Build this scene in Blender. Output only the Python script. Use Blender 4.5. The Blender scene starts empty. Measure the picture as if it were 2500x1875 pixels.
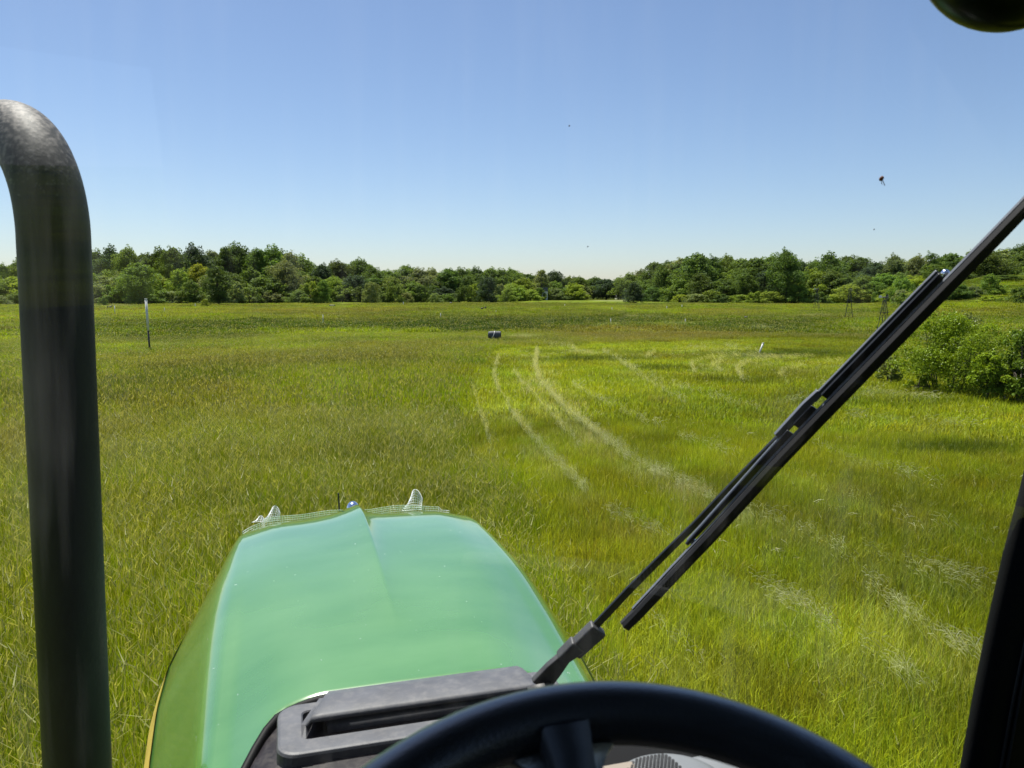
import bpy, math, random
import numpy as np
from mathutils import Vector, Matrix

R = math.radians
S = bpy.context.scene
rnd = random.Random(7)
rng = np.random.default_rng(11)

# ------------------------------------------------------------------ camera, sky, sun, exposure
EYE = 2.55
FPX = 1925.0                                    # focal length in pixels of the 2500 px wide photograph
PITCH = math.atan((937.5 - 712.0) / FPX)
cam_d = bpy.data.cameras.new('camera')
cam = bpy.data.objects.new('camera', cam_d)
S.collection.objects.link(cam)
S.camera = cam
cam.location = (0, 0, EYE)
cam.rotation_euler = (math.pi / 2 - PITCH, 0, 0)
cam_d.sensor_width = 36
cam_d.lens = FPX / 2500 * 36
cam_d.clip_start = 0.02
cam_d.clip_end = 8000
cam_d.dof.use_dof = True
cam_d.dof.focus_distance = 14.0
cam_d.dof.aperture_fstop = 14.0

SUN_EL, SUN_AZ = R(67), R(-36)                  # azimuth measured from +Y, negative = to the left
w = bpy.data.worlds.new('World')
S.world = w
w.use_nodes = True
wn = w.node_tree.nodes
bg = wn['Background']
sky = wn.new('ShaderNodeTexSky')
sky.sky_type = 'NISHITA'
sky.sun_disc = False
sky.sun_elevation = SUN_EL
sky.sun_rotation = SUN_AZ
sky.altitude = 200
sky.air_density = 0.95
sky.dust_density = 0.6
sky.ozone_density = 4.2
wb = wn.new('ShaderNodeVectorMath')                # white balance of the daylight
wb.operation = 'MULTIPLY'
wb.inputs[1].default_value = (1.02, .98, .99)
w.node_tree.links.new(sky.outputs[0], wb.inputs[0])
w.node_tree.links.new(wb.outputs[0], bg.inputs[0])
bg.inputs[1].default_value = 0.079

sd = bpy.data.lights.new('sun', 'SUN')
sd.energy = 5.0
sd.angle = R(0.55)
sd.color = (1.0, 0.955, 0.87)
sun = bpy.data.objects.new('sun', sd)
S.collection.objects.link(sun)
sdir = Vector((math.sin(SUN_AZ) * math.cos(SUN_EL), math.cos(SUN_AZ) * math.cos(SUN_EL), math.sin(SUN_EL)))
sun.rotation_euler = sdir.to_track_quat('Z', 'Y').to_euler()
sun.location = (0, 0, 50)

S.view_settings.view_transform = 'Standard'
S.view_settings.look = 'None'
S.view_settings.exposure = 0.78
S.view_settings.gamma = 1
S.view_settings.use_curve_mapping = False
S.render.engine = 'CYCLES'
S.cycles.max_bounces = 7
S.cycles.transparent_max_bounces = 10
S.cycles.diffuse_bounces = 3
S.cycles.glossy_bounces = 3
S.cycles.transmission_bounces = 3
S.cycles.caustics_reflective = False
S.cycles.caustics_refractive = False
S.cycles.sample_clamp_indirect = 4
S.cycles.use_denoising = True

# ------------------------------------------------------------------ helpers
SP, CP = math.sin(PITCH), math.cos(PITCH)


def smooth(x):
    x = np.clip(x, 0, 1)
    return x * x * (3 - 2 * x)


_tab = np.random.default_rng(5).random((256, 256))


def vnoise(x, y):
    x = np.asarray(x, float); y = np.asarray(y, float)
    xi = np.floor(x).astype(int); yi = np.floor(y).astype(int)
    fx = smooth(x - xi); fy = smooth(y - yi)
    a = _tab[xi & 255, yi & 255]; b = _tab[(xi + 1) & 255, yi & 255]
    c = _tab[xi & 255, (yi + 1) & 255]; d = _tab[(xi + 1) & 255, (yi + 1) & 255]
    return (a * (1 - fx) + b * fx) * (1 - fy) + (c * (1 - fx) + d * fx) * fy


def fbm(x, y, o=4):
    t = 0; a = .5; n = 0
    for k in range(o):
        t = t + a * vnoise(x * 2 ** k + 17.3 * k, y * 2 ** k + 9.1 * k); n += a; a *= .55
    return t / n


def terrain(x, y):
    x = np.asarray(x, float); y = np.asarray(y, float)
    r = np.hypot(x, y); az = np.degrees(np.arctan2(x, y))
    z = (fbm(x * .045 + 3, y * .045 + 8, 3) - .5) * .5 * smooth((r - 14) / 30)
    z = z + 2.2 * smooth((az - 23) / 9) * smooth((r - 75) / 60) * (1 - smooth((az - 110) / 40))
    z = z + 2.6 * smooth((az - 27) / 4) * smooth((r - 125) / 25) * (1 - smooth((az - 110) / 40))
    z = z + 14 * smooth((r - 330) / 900)
    return z


def ray(px, py):
    cx = (px - 1250) / FPX; cz = -(py - 937.5) / FPX
    return np.array([cx, CP + cz * SP, -SP + cz * CP])


def ground(px, py):
    """world point of the terrain that the photograph shows at that pixel"""
    d = ray(px, py)
    if d[2] > -1e-3: d[2] = -1e-3
    t = EYE / -d[2]
    for _ in range(25):
        z = float(terrain(d[0] * t, d[1] * t))
        t = .5 * t + .5 * min((EYE - z) / -d[2], 600)
    return np.array([d[0] * t, d[1] * t, float(terrain(d[0] * t, d[1] * t))])


def to_px(x, y, z=0.0):
    dz = z - EYE
    Z = y * CP - dz * SP; V = y * SP + dz * CP
    Z = np.where(Z < .1, .1, Z)
    return 1250 + FPX * x / Z, 937.5 - FPX * V / Z


def tag(o, label=None, cat=None, group=None, kind=None):
    if label: o['label'] = label
    if cat: o['category'] = cat
    if group: o['group'] = group
    if kind: o['kind'] = kind
    return o


def link(name, me, parent=None):
    o = bpy.data.objects.new(name, me)
    S.collection.objects.link(o)
    if parent is not None: o.parent = parent
    return o


def empty(name, loc=(0, 0, 0), rz=0.0):
    o = bpy.data.objects.new(name, None)
    S.collection.objects.link(o)
    o.empty_display_size = .2
    o.location = loc
    o.rotation_euler = (0, 0, rz)
    return o


def mesh(name, vs, fs, m=None, sm=False):
    me = bpy.data.meshes.new(name)
    me.from_pydata([tuple(map(float, v)) for v in vs], [], [tuple(int(i) for i in f) for f in fs])
    if m is not None: me.materials.append(m)
    if sm: me.polygons.foreach_set('use_smooth', [True] * len(me.polygons))
    me.update()
    return me


class MB:
    def __init__(s): s.v = []; s.f = []

    def add(s, vs, fs):
        n = len(s.v); s.v += [tuple(v) for v in vs]; s.f += [tuple(i + n for i in f) for f in fs]; return s

    def box(s, c, h, M=None):
        vs = [Vector((x * h[0], y * h[1], z * h[2])) for x in (-1, 1) for y in (-1, 1) for z in (-1, 1)]
        if M is not None: vs = [M @ v for v in vs]
        vs = [v + Vector(c) for v in vs]
        return s.add(vs, [(0, 1, 3, 2), (4, 6, 7, 5), (0, 4, 5, 1), (2, 3, 7, 6), (0, 2, 6, 4), (1, 5, 7, 3)])

    def tube(s, pts, rad, n=8, cap=True):
        pts = [Vector(p) for p in pts]
        rad = rad if hasattr(rad, '__len__') else [rad] * len(pts)
        up = None; rings = []
        for i, p in enumerate(pts):
            t = (pts[min(i + 1, len(pts) - 1)] - pts[max(i - 1, 0)]).normalized()
            if up is None:
                up = t.orthogonal().normalized()
            up = (up - t * up.dot(t)).normalized(); sd_ = t.cross(up)
            rings.append([p + (up * math.cos(a) + sd_ * math.sin(a)) * rad[i] for a in [2 * math.pi * k / n for k in range(n)]])
        vs = [v for r_ in rings for v in r_]
        fs = [(i * n + k, i * n + (k + 1) % n, (i + 1) * n + (k + 1) % n, (i + 1) * n + k) for i in range(len(pts) - 1) for k in range(n)]
        if cap: fs += [tuple(range(n - 1, -1, -1)), tuple((len(pts) - 1) * n + k for k in range(n))]
        return s.add(vs, fs)

    def ribbon(s, pts, wd, th, nrm):
        """box bar swept along pts; width in the plane, thickness along nrm"""
        pts = [Vector(p) for p in pts]; N = Vector(nrm).normalized(); vs = []
        wd = wd if hasattr(wd, '__len__') else [wd] * len(pts)
        for i, p in enumerate(pts):
            t = (pts[min(i + 1, len(pts) - 1)] - pts[max(i - 1, 0)]).normalized()
            n_ = (N - t * N.dot(t)).normalized(); sd_ = t.cross(n_)
            a, b = sd_ * wd[i] / 2, n_ * th / 2
            vs += [p - a - b, p + a - b, p + a + b, p - a + b]
        fs = [(i * 4 + k, i * 4 + (k + 1) % 4, i * 4 + 4 + (k + 1) % 4, i * 4 + 4 + k) for i in range(len(pts) - 1) for k in range(4)]
        m_ = (len(pts) - 1) * 4
        fs += [(3, 2, 1, 0), (m_, m_ + 1, m_ + 2, m_ + 3)]
        return s.add(vs, fs)

    def ball(s, c, r_, n=10, m_=7, M=None):
        vs = []; fs = []
        for j in range(m_ + 1):
            t = math.pi * j / m_
            for k in range(n):
                a = 2 * math.pi * k / n
                v = Vector((r_[0] * math.sin(t) * math.cos(a), r_[1] * math.sin(t) * math.sin(a), r_[2] * math.cos(t)))
                if M is not None: v = M @ v
                vs.append(v + Vector(c))
        for j in range(m_):
            for k in range(n):
                fs.append((j * n + k, (j + 1) * n + k, (j + 1) * n + (k + 1) % n, j * n + (k + 1) % n))
        return s.add(vs, fs)

    def build(s, name, m=None, parent=None, sm=False, bevel=0.0, seg=2):
        o = link(name, mesh(name, s.v, s.f, m, sm), parent)
        if bevel:
            b = o.modifiers.new('bevel', 'BEVEL'); b.width = bevel; b.segments = seg; b.limit_method = 'ANGLE'
            for p in o.data.polygons: p.use_smooth = True
            wnm = o.modifiers.new('wn', 'WEIGHTED_NORMAL'); wnm.keep_sharp = True
        return o


# ------------------------------------------------------------------ materials
def nodes(name):
    m = bpy.data.materials.new(name); m.use_nodes = True
    nt = m.node_tree
    return m, nt, nt.nodes['Principled BSDF'], nt.nodes['Material Output']


def N(nt, t, **kw):
    n = nt.nodes.new(t)
    for k, v in kw.items(): setattr(n, k, v)
    return n


def plain(name, col, rough=.5, metal=0, spec=.5, var=.15, scale=8, bump=.0, bscale=60, dust=None, dustamt=.3):
    m, nt, p, out = nodes(name)
    L = nt.links.new
    tc = N(nt, 'ShaderNodeTexCoord')
    no = N(nt, 'ShaderNodeTexNoise'); no.inputs['Scale'].default_value = scale; no.inputs['Detail'].default_value = 6
    L(tc.outputs['Object'], no.inputs['Vector'])
    rp = N(nt, 'ShaderNodeValToRGB')
    rp.color_ramp.elements[0].position = .3; rp.color_ramp.elements[1].position = .7
    rp.color_ramp.elements[0].color = tuple(c * (1 - var) for c in col) + (1,)
    rp.color_ramp.elements[1].color = tuple(min(1, c * (1 + var)) for c in col) + (1,)
    L(no.outputs['Fac'], rp.inputs['Fac'])
    base = rp.outputs['Color']
    if dust:
        n2 = N(nt, 'ShaderNodeTexNoise'); n2.inputs['Scale'].default_value = scale * 2.7; n2.inputs['Detail'].default_value = 9
        n2.inputs['Roughness'].default_value = .7
        L(tc.outputs['Object'], n2.inputs['Vector'])
        r2 = N(nt, 'ShaderNodeValToRGB'); r2.color_ramp.elements[0].position = .45; r2.color_ramp.elements[1].position = .75
        r2.color_ramp.elements[1].color = (dustamt,) * 3 + (1,)
        L(n2.outputs['Fac'], r2.inputs['Fac'])
        mx = N(nt, 'ShaderNodeMixRGB'); mx.inputs[2].default_value = dust + (1,)
        L(r2.outputs['Color'], mx.inputs[0]); L(base, mx.inputs[1]); base = mx.outputs[0]
    L(base, p.inputs['Base Color'])
    p.inputs['Roughness'].default_value = rough
    p.inputs['Metallic'].default_value = metal
    p.inputs['Specular IOR Level'].default_value = spec
    if bump:
        n3 = N(nt, 'ShaderNodeTexNoise'); n3.inputs['Scale'].default_value = bscale; n3.inputs['Detail'].default_value = 4
        L(tc.outputs['Object'], n3.inputs['Vector'])
        b = N(nt, 'ShaderNodeBump'); b.inputs['Strength'].default_value = bump; b.inputs['Distance'].default_value = .002
        L(n3.outputs['Fac'], b.inputs['Height']); L(b.outputs[0], p.inputs['Normal'])
    return m


def leafy(name, trans=.35, rough=.55, obj_col=True, spread=.35):
    """foliage: colour of the object, varied leaf by leaf, partly translucent"""
    m, nt, p, out = nodes(name)
    L = nt.links.new
    if obj_col:
        oi = N(nt, 'ShaderNodeObjectInfo'); base = oi.outputs['Color']
    else:
        at = N(nt, 'ShaderNodeAttribute', attribute_type='INSTANCER', attribute_name='tint'); base = at.outputs['Color']
    bv = N(nt, 'ShaderNodeAttribute', attribute_type='GEOMETRY', attribute_name='bv')
    sep = N(nt, 'ShaderNodeSeparateColor'); L(bv.outputs['Color'], sep.inputs[0])
    mr = N(nt, 'ShaderNodeMapRange'); mr.inputs['To Min'].default_value = 1 - spread; mr.inputs['To Max'].default_value = 1 + spread
    L(sep.outputs[0], mr.inputs['Value'])
    mul = N(nt, 'ShaderNodeVectorMath', operation='SCALE'); L(base, mul.inputs[0]); L(mr.outputs[0], mul.inputs['Scale'])
    mx = N(nt, 'ShaderNodeMixRGB'); L(sep.outputs[1], mx.inputs[0]); L(mul.outputs[0], mx.inputs[1])
    mx.inputs[2].default_value = (.34, .33, .14, 1)
    p.inputs['Roughness'].default_value = rough
    p.inputs['Specular IOR Level'].default_value = .12
    L(mx.outputs[0], p.inputs['Base Color'])
    tr = N(nt, 'ShaderNodeBsdfTranslucent')
    g = N(nt, 'ShaderNodeMixRGB', blend_type='MULTIPLY'); g.inputs[0].default_value = 1
    L(mx.outputs[0], g.inputs[1]); g.inputs[2].default_value = (1.25, 1.15, .5, 1)
    L(g.outputs[0], tr.inputs['Color'])
    ms = N(nt, 'ShaderNodeMixShader'); ms.inputs[0].default_value = trans
    L(p.outputs[0], ms.inputs[1]); L(tr.outputs[0], ms.inputs[2]); L(ms.outputs[0], out.inputs['Surface'])
    return m


M_leaf = leafy('foliage', .45)
M_leaf_near = leafy('shrub_leaves', .35, .4)
M_grass = leafy('grass_blades', .45, .45, obj_col=False, spread=.4)
M_bark = plain('bark', (.10, .08, .06), .9, scale=3)
M_black = plain('black_paint', (.012, .013, .015), .32, spec=.5, var=.3, scale=30, bump=.05)
M_rubber = plain('wiper_rubber', (.004, .004, .005), .6, spec=.2, var=.2)
M_trim = plain('black_trim', (.004, .004, .0045), .75, spec=.2, var=.2, bump=.2, bscale=400)
M_seam = plain('trim_piping', (.03, .03, .032), .5, spec=.4)
M_skysteel = plain('sky_sheen_steel', (.12, .135, .17), .42, spec=.6, var=.15, scale=20)  # blue-grey stands for the sky reflection on the bridge, painted into the steel
M_chrome = plain('chrome', (.75, .78, .85), .08, metal=1, var=.03)
M_arm = plain('wiper_knuckle_plastic', (.045, .047, .052), .55, var=.25, scale=40, dust=(.2, .17, .13), dustamt=.2)
M_cowl = plain('cowl_plastic', (.012, .010, .014), .6, spec=.2, var=.2, scale=14, dust=(.20, .18, .16), dustamt=.25, bump=.08)
M_vent = plain('vent_plastic', (.070, .073, .085), .55, var=.2, scale=16, dust=(.24, .23, .22), dustamt=.35, bump=.1)
M_wheel = plain('steering_wheel_plastic', (.015, .015, .016), .36, spec=1.0, var=.2, scale=30, bump=.15, bscale=500)
M_wheel.node_tree.nodes['Principled BSDF'].inputs['Coat Weight'].default_value = .7
M_wheel.node_tree.nodes['Principled BSDF'].inputs['Coat Roughness'].default_value = .3
M_wheel.node_tree.nodes['Principled BSDF'].inputs['IOR'].default_value = 1.7
M_spoke_lit = plain('sky_lit_spoke_plastic', (.045, .045, .048), .5, spec=.6, var=.15, bump=.1, bscale=400)  # paler than the rim: sky sheen on the spoke put into the colour
M_net = plain('garden_net', (.78, .80, .80), .5, var=.03)
M_white = plain('weathered_pvc', (.62, .62, .58), .5, var=.08, scale=3)
M_dark = plain('dark_plastic', (.02, .02, .022), .6)
M_greybox = plain('grey_tub_plastic', (.055, .06, .07), .55, var=.2, scale=6)
M_steel = plain('galvanised_steel', (.035, .038, .04), .6, metal=.0, var=.2)
M_wall = plain('white_siding', (.75, .75, .72), .7, var=.05)
M_roof = plain('grey_shingles', (.12, .12, .13), .8)
M_orange = plain('orange_plastic', (.75, .22, .02), .5)
M_rock = plain('limestone', (.42, .40, .36), .85, var=.2, scale=7, bump=.4, bscale=20)
M_beige = plain('beige_mat', (.26, .22, .18), .8, var=.1)
M_silver = plain('brushed_silver', (.20, .21, .22), .5, metal=.2, var=.15, scale=12, bump=.2, bscale=30)
M_yellow = plain('yellow_stripe', (.62, .45, .10), .4, var=.2, scale=12)
M_rust = plain('rust', (.20, .07, .03), .8)


def mat_paint():
    m, nt, p, out = nodes('green_paint'); L = nt.links.new
    tc = N(nt, 'ShaderNodeTexCoord')
    n1 = N(nt, 'ShaderNodeTexNoise'); n1.inputs['Scale'].default_value = 2.2; n1.inputs['Detail'].default_value = 7
    mp = N(nt, 'ShaderNodeMapping'); mp.inputs['Scale'].default_value = (1, 2.4, 1)
    L(tc.outputs['Object'], mp.inputs[0]); L(mp.outputs[0], n1.inputs['Vector'])
    rp = N(nt, 'ShaderNodeValToRGB'); e = rp.color_ramp.elements
    e[0].position = .35; e[0].color = (.066, .205, .045, 1); e[1].position = .68; e[1].color = (.105, .262, .072, 1)
    L(n1.outputs['Fac'], rp.inputs['Fac'])
    # fine scratches and chips
    n2 = N(nt, 'ShaderNodeTexNoise'); n2.inputs['Scale'].default_value = 70; n2.inputs['Detail'].default_value = 3
    L(tc.outputs['Object'], n2.inputs['Vector'])
    r2 = N(nt, 'ShaderNodeValToRGB'); r2.color_ramp.elements[0].position = .735; r2.color_ramp.elements[1].position = .76
    L(n2.outputs['Fac'], r2.inputs['Fac'])
    mx = N(nt, 'ShaderNodeMixRGB'); mx.inputs[2].default_value = (.35, .45, .36, 1)
    L(r2.outputs['Color'], mx.inputs[0]); L(rp.outputs['Color'], mx.inputs[1]); L(mx.outputs[0], p.inputs['Base Color'])
    p.inputs['Roughness'].default_value = .26
    p.inputs['Specular IOR Level'].default_value = 1.0
    p.inputs['IOR'].default_value = 1.5
    p.inputs['Coat Weight'].default_value = 1.0
    p.inputs['Coat Roughness'].default_value = .06
    p.inputs['Coat IOR'].default_value = 1.68
    n3 = N(nt, 'ShaderNodeTexNoise'); n3.inputs['Scale'].default_value = 5; n3.inputs['Detail'].default_value = 2
    L(tc.outputs['Object'], n3.inputs['Vector'])
    b = N(nt, 'ShaderNodeBump'); b.inputs['Strength'].default_value = .12; b.inputs['Distance'].default_value = .01
    L(n3.outputs['Fac'], b.inputs['Height']); L(b.outputs[0], p.inputs['Normal']); L(b.outputs[0], p.inputs['Coat Normal'])
    return m


M_paint = mat_paint()


def mat_exhaust():
    m, nt, p, out = nodes('sooty_exhaust_steel'); L = nt.links.new
    tc = N(nt, 'ShaderNodeTexCoord')
    mp = N(nt, 'ShaderNodeMapping'); mp.inputs['Scale'].default_value = (1, 1, .35)
    L(tc.outputs['Object'], mp.inputs[0])
    n1 = N(nt, 'ShaderNodeTexNoise'); n1.inputs['Scale'].default_value = 14; n1.inputs['Detail'].default_value = 8; n1.inputs['Roughness'].default_value = .7
    L(mp.outputs[0], n1.inputs['Vector'])
    rp = N(nt, 'ShaderNodeValToRGB'); e = rp.color_ramp.elements
    e[0].position = .42; e[0].color = (.0035, .004, .006, 1); e[1].position = .75; e[1].color = (.011, .015, .014, 1)
    L(n1.outputs['Fac'], rp.inputs['Fac'])
    # mottled lighter grey above the straight part
    sx = N(nt, 'ShaderNodeSeparateXYZ'); L(tc.outputs['Object'], sx.inputs[0])
    n2 = N(nt, 'ShaderNodeTexNoise'); n2.inputs['Scale'].default_value = 95; n2.inputs['Detail'].default_value = 6
    L(tc.outputs['Object'], n2.inputs['Vector'])
    ad = N(nt, 'ShaderNodeMath', operation='MULTIPLY_ADD'); ad.inputs[1].default_value = .35; L(n2.outputs['Fac'], ad.inputs[0]); L(sx.outputs['Z'], ad.inputs[2])
    mr = N(nt, 'ShaderNodeMapRange'); mr.inputs['From Min'].default_value = 2.95; mr.inputs['From Max'].default_value = 3.12
    L(ad.outputs[0], mr.inputs['Value'])
    r3 = N(nt, 'ShaderNodeValToRGB'); r3.color_ramp.elements[0].position = .4; r3.color_ramp.elements[1].position = .6
    r3.color_ramp.elements[0].color = (.035, .033, .031, 1); r3.color_ramp.elements[1].color = (.19, .17, .15, 1)
    L(n2.outputs['Fac'], r3.inputs['Fac'])
    mx = N(nt, 'ShaderNodeMixRGB'); L(mr.outputs[0], mx.inputs[0]); L(rp.outputs['Color'], mx.inputs[1]); L(r3.outputs['Color'], mx.inputs[2])
    L(mx.outputs[0], p.inputs['Base Color'])
    p.inputs['Roughness'].default_value = .6; p.inputs['Specular IOR Level'].default_value = .3
    b = N(nt, 'ShaderNodeBump'); b.inputs['Strength'].default_value = .25; b.inputs['Distance'].default_value = .003
    L(n2.outputs['Fac'], b.inputs['Height']); L(b.outputs[0], p.inputs['Normal'])
    return m


M_exh = mat_exhaust()


def mat_glass():
    m, nt, p, out = nodes('dusty_windscreen_glass'); L = nt.links.new
    nt.nodes.remove(p)
    tr = N(nt, 'ShaderNodeBsdfTransparent'); tr.inputs[0].default_value = (.95, .965, .955, 1)
    gl = N(nt, 'ShaderNodeBsdfGlossy'); gl.inputs['Roughness'].default_value = .01; gl.inputs['Color'].default_value = (1, 1, 1, 1)
    fr = N(nt, 'ShaderNodeFresnel'); fr.inputs['IOR'].default_value = 1.40
    m1 = N(nt, 'ShaderNodeMixShader'); L(fr.outputs[0], m1.inputs[0]); L(tr.outputs[0], m1.inputs[1]); L(gl.outputs[0], m1.inputs[2])
    # film of dust with vertical wiping streaks
    tc = N(nt, 'ShaderNodeTexCoord'); mp = N(nt, 'ShaderNodeMapping'); mp.inputs['Scale'].default_value = (34, 34, 1.1)
    L(tc.outputs['Object'], mp.inputs[0])
    n1 = N(nt, 'ShaderNodeTexNoise'); n1.inputs['Scale'].default_value = 1; n1.inputs['Detail'].default_value = 4
    L(mp.outputs[0], n1.inputs['Vector'])
    n2 = N(nt, 'ShaderNodeTexNoise'); n2.inputs['Scale'].default_value = 2.2; n2.inputs['Detail'].default_value = 3
    L(tc.outputs['Object'], n2.inputs['Vector'])
    mu = N(nt, 'ShaderNodeMath', operation='MULTIPLY'); L(n1.outputs['Fac'], mu.inputs[0]); L(n2.outputs['Fac'], mu.inputs[1])
    mr = N(nt, 'ShaderNodeMapRange'); mr.inputs['From Min'].default_value = .24; mr.inputs['From Max'].default_value = .45
    mr.inputs['To Min'].default_value = .001; mr.inputs['To Max'].default_value = .03
    L(mu.outputs[0], mr.inputs['Value'])
    df = N(nt, 'ShaderNodeBsdfTranslucent'); df.inputs['Color'].default_value = (.8, .8, .78, 1)
    m2 = N(nt, 'ShaderNodeMixShader'); L(mr.outputs[0], m2.inputs[0]); L(m1.outputs[0], m2.inputs[1]); L(df.outputs[0], m2.inputs[2])
    L(m2.outputs[0], out.inputs['Surface'])
    return m


M_glass = mat_glass()

# ------------------------------------------------------------------ meadow colours (vegetation, with some shadow painted in DARK)
LUSH = np.array([.238, .312, .008]); MID = np.array([.145, .215, .007]); DARK = np.array([.058, .098, .008])
BROWN = np.array([.225, .195, .034]); OLIVE = np.array([.175, .205, .014]); HAY = np.array([.52, .52, .33])
MOWN = np.array([.330, .392, .022])


def gpoly(pts, n=6):
    """a line drawn on the ground, as dense world points"""
    out = []
    for a, b in zip(pts[:-1], pts[1:]):
        for k in range(n):
            t = k / n
            out.append(ground(a[0] + (b[0] - a[0]) * t, a[1] + (b[1] - a[1]) * t)[:2])
    out.append(ground(*pts[-1])[:2])
    return np.array(out)


def in_poly(x, y, P):
    x = np.asarray(x); y = np.asarray(y); c = np.zeros(x.shape, bool); j = len(P) - 1
    for i in range(len(P)):
        xi, yi = P[i]; xj, yj = P[j]
        c ^= ((yi > y) != (yj > y)) & (x < (xj - xi) * (y - yi) / (yj - yi + 1e-12) + xi)
        j = i
    return c


MOWN_POLY = gpoly([(1210, 852), (1320, 846), (1560, 838), (1900, 826), (2250, 832), (2900, 900), (3400, 1300), (3400, 2300), (1560, 2300), (1500, 1900),
                   (1430, 1700), (1330, 1480), (1230, 1330), (1165, 1200), (1120, 1080), (1118, 980), (1145, 900), (1210, 852)], 3)

SW = []
# patches of other vegetation, a dark track and painted shadow: (px, py, half width px, half height px, colour, strength)
BLOBS = [(560, 795, 420, 17, DARK, .85), (1150, 796, 300, 21, DARK, 1.0), (1500, 782, 260, 16, DARK, .8), (1680, 800, 160, 14, MID, .6), (420, 822, 260, 16, DARK, .75),
         (850, 812, 260, 8, LUSH, .8), (1260, 822, 150, 8, LUSH, .9), (700, 760, 300, 8, BROWN, .45), (560, 776, 200, 6, LUSH, .5),
         (1560, 815, 260, 20, BROWN, .75), (1350, 768, 220, 9, OLIVE, .5), (1770, 765, 120, 10, BROWN, .5), (1880, 798, 230, 18, DARK, .8), (1980, 775, 180, 12, DARK, .4),
         (1180, 745, 300, 5, OLIVE, .5), (100, 770, 120, 10, LUSH, .6), (120, 800, 200, 12, DARK, .4), (60, 860, 160, 30, LUSH, .5),
         (750, 880, 420, 26, BROWN, .45), (980, 850, 160, 14, BROWN, .5), (350, 890, 180, 22, BROWN, .35), (1100, 880, 60, 25, LUSH, .7),
         (560, 1010, 200, 60, BROWN, .45), (100, 1100, 160, 140, BROWN, .35), (330, 1060, 130, 60, BROWN, .35), (800, 960, 200, 40, LUSH, .35), (900, 1060, 160, 60, LUSH, .45),
         (300, 1350, 200, 120, BROWN, .2), (1950, 868, 170, 13, DARK, .7), (2330, 1108, 190, 20, DARK, .8), (1450, 880, 130, 7, DARK, .7), (1620, 905, 120, 8, DARK, .7), (1800, 938, 120, 10, DARK, .6), (1330, 862, 60, 5, DARK, .5),  # DARK here also paints the track stripe and the shadow patch
         (1500, 737, 90, 4, LUSH, .5), (1100, 1100, 60, 120, MID, .3), (1500, 1330, 120, 100, BROWN, .2), (1750, 1700, 250, 120, BROWN, .18), (2000, 1450, 300, 90, MID, .25),
         (2250, 800, 260, 20, LUSH, .5), (2050, 750, 160, 10, LUSH, .35), (1700, 1000, 200, 60, LUSH, .3), (2150, 990, 260, 14, MID, .5), (280, 748, 60, 3, HAY, .25),
         (1420, 862, 42, 5, HAY, .4), (1280, 826, 45, 4, HAY, .55), (1570, 775, 28, 4, HAY, .5), (1880, 872, 60, 5, HAY, .45), (1480, 796, 22, 2, HAY, .5), (1655, 793, 50, 2, HAY, .4),
         (1870, 801, 40, 2, HAY, .4), (400, 846, 60, 3, HAY, .2), (1990, 773, 30, 3, HAY, .3), (1500, 734, 60, 2, HAY, .3), (1172, 829, 20, 2, HAY, .4)]


def meadow(x, y):
    """albedo of the vegetation and its painted shadow patches at world positions -> (n,3), mown mask"""
    x = np.asarray(x, float); y = np.asarray(y, float)
    mown = in_poly(x + (vnoise(x * .8, y * .8) - .5) * .8, y, MOWN_POLY)
    r = np.hypot(x, y)
    big = fbm(x * .045, y * .045, 4); med = fbm(x * .22 + 40, y * .22, 4); fin = fbm(x * 1.1 + 9, y * 1.1 + 70, 3)
    a = smooth((big * .45 + med * .55 - .38) / .24)[:, None]
    c = MID * .8 * (1 - a) + LUSH * 1.05 * a
    b = smooth((fbm(x * .10 + 90, y * .13 + 33, 4) - .48) / .16)[:, None] * .40
    c = c * (1 - b) + BROWN * b
    cm = MOWN * (1 - .4 * (1 - a)) * (.70 + .6 * fin[:, None])
    o = smooth((med - .5) / .25)[:, None] * .35
    cm = cm * (1 - o) + OLIVE * 1.1 * o
    if SW:
        k = np.zeros(len(x)); near = np.nonzero((r < 60) & mown)[0]
        for (sx, sy, swd, sd_) in SW:
            for q in np.array_split(near, max(1, len(near) // 4000)):
                if not len(q): continue
                d2 = ((x[q, None] - sx[None]) ** 2 + (y[q, None] - sy[None]) ** 2).min(1)
                k[q] = np.maximum(k[q], sd_ * np.exp(-d2 / (swd * .8) ** 2))
        k = k[:, None] * (.55 + .5 * fin[:, None])
        cm = cm * (1 - k) + HAY * 1.1 * k
    c = np.where(mown[:, None], cm, c * (.62 + .76 * fin[:, None]))
    px, py = to_px(x, y, terrain(x, y))
    wob = (fbm(x * .3 + 5, y * .3, 3) - .5) * 1.2
    for (bx, by, hw, hh, col, st) in BLOBS:
        q = ((px - bx) / hw) ** 2 + ((py - by) / hh) ** 2
        k = (smooth((1.5 + wob - q) / 1.3) * st * (y > 0))[:, None]
        c = c * (1 - k) + col * k
    far = smooth((r - 60) / 100)[:, None] * .05            # the dry stalks dominate where grass is seen edge-on
    c = c * (1 - far) + (OLIVE * .85) * far
    return c, mown


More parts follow.
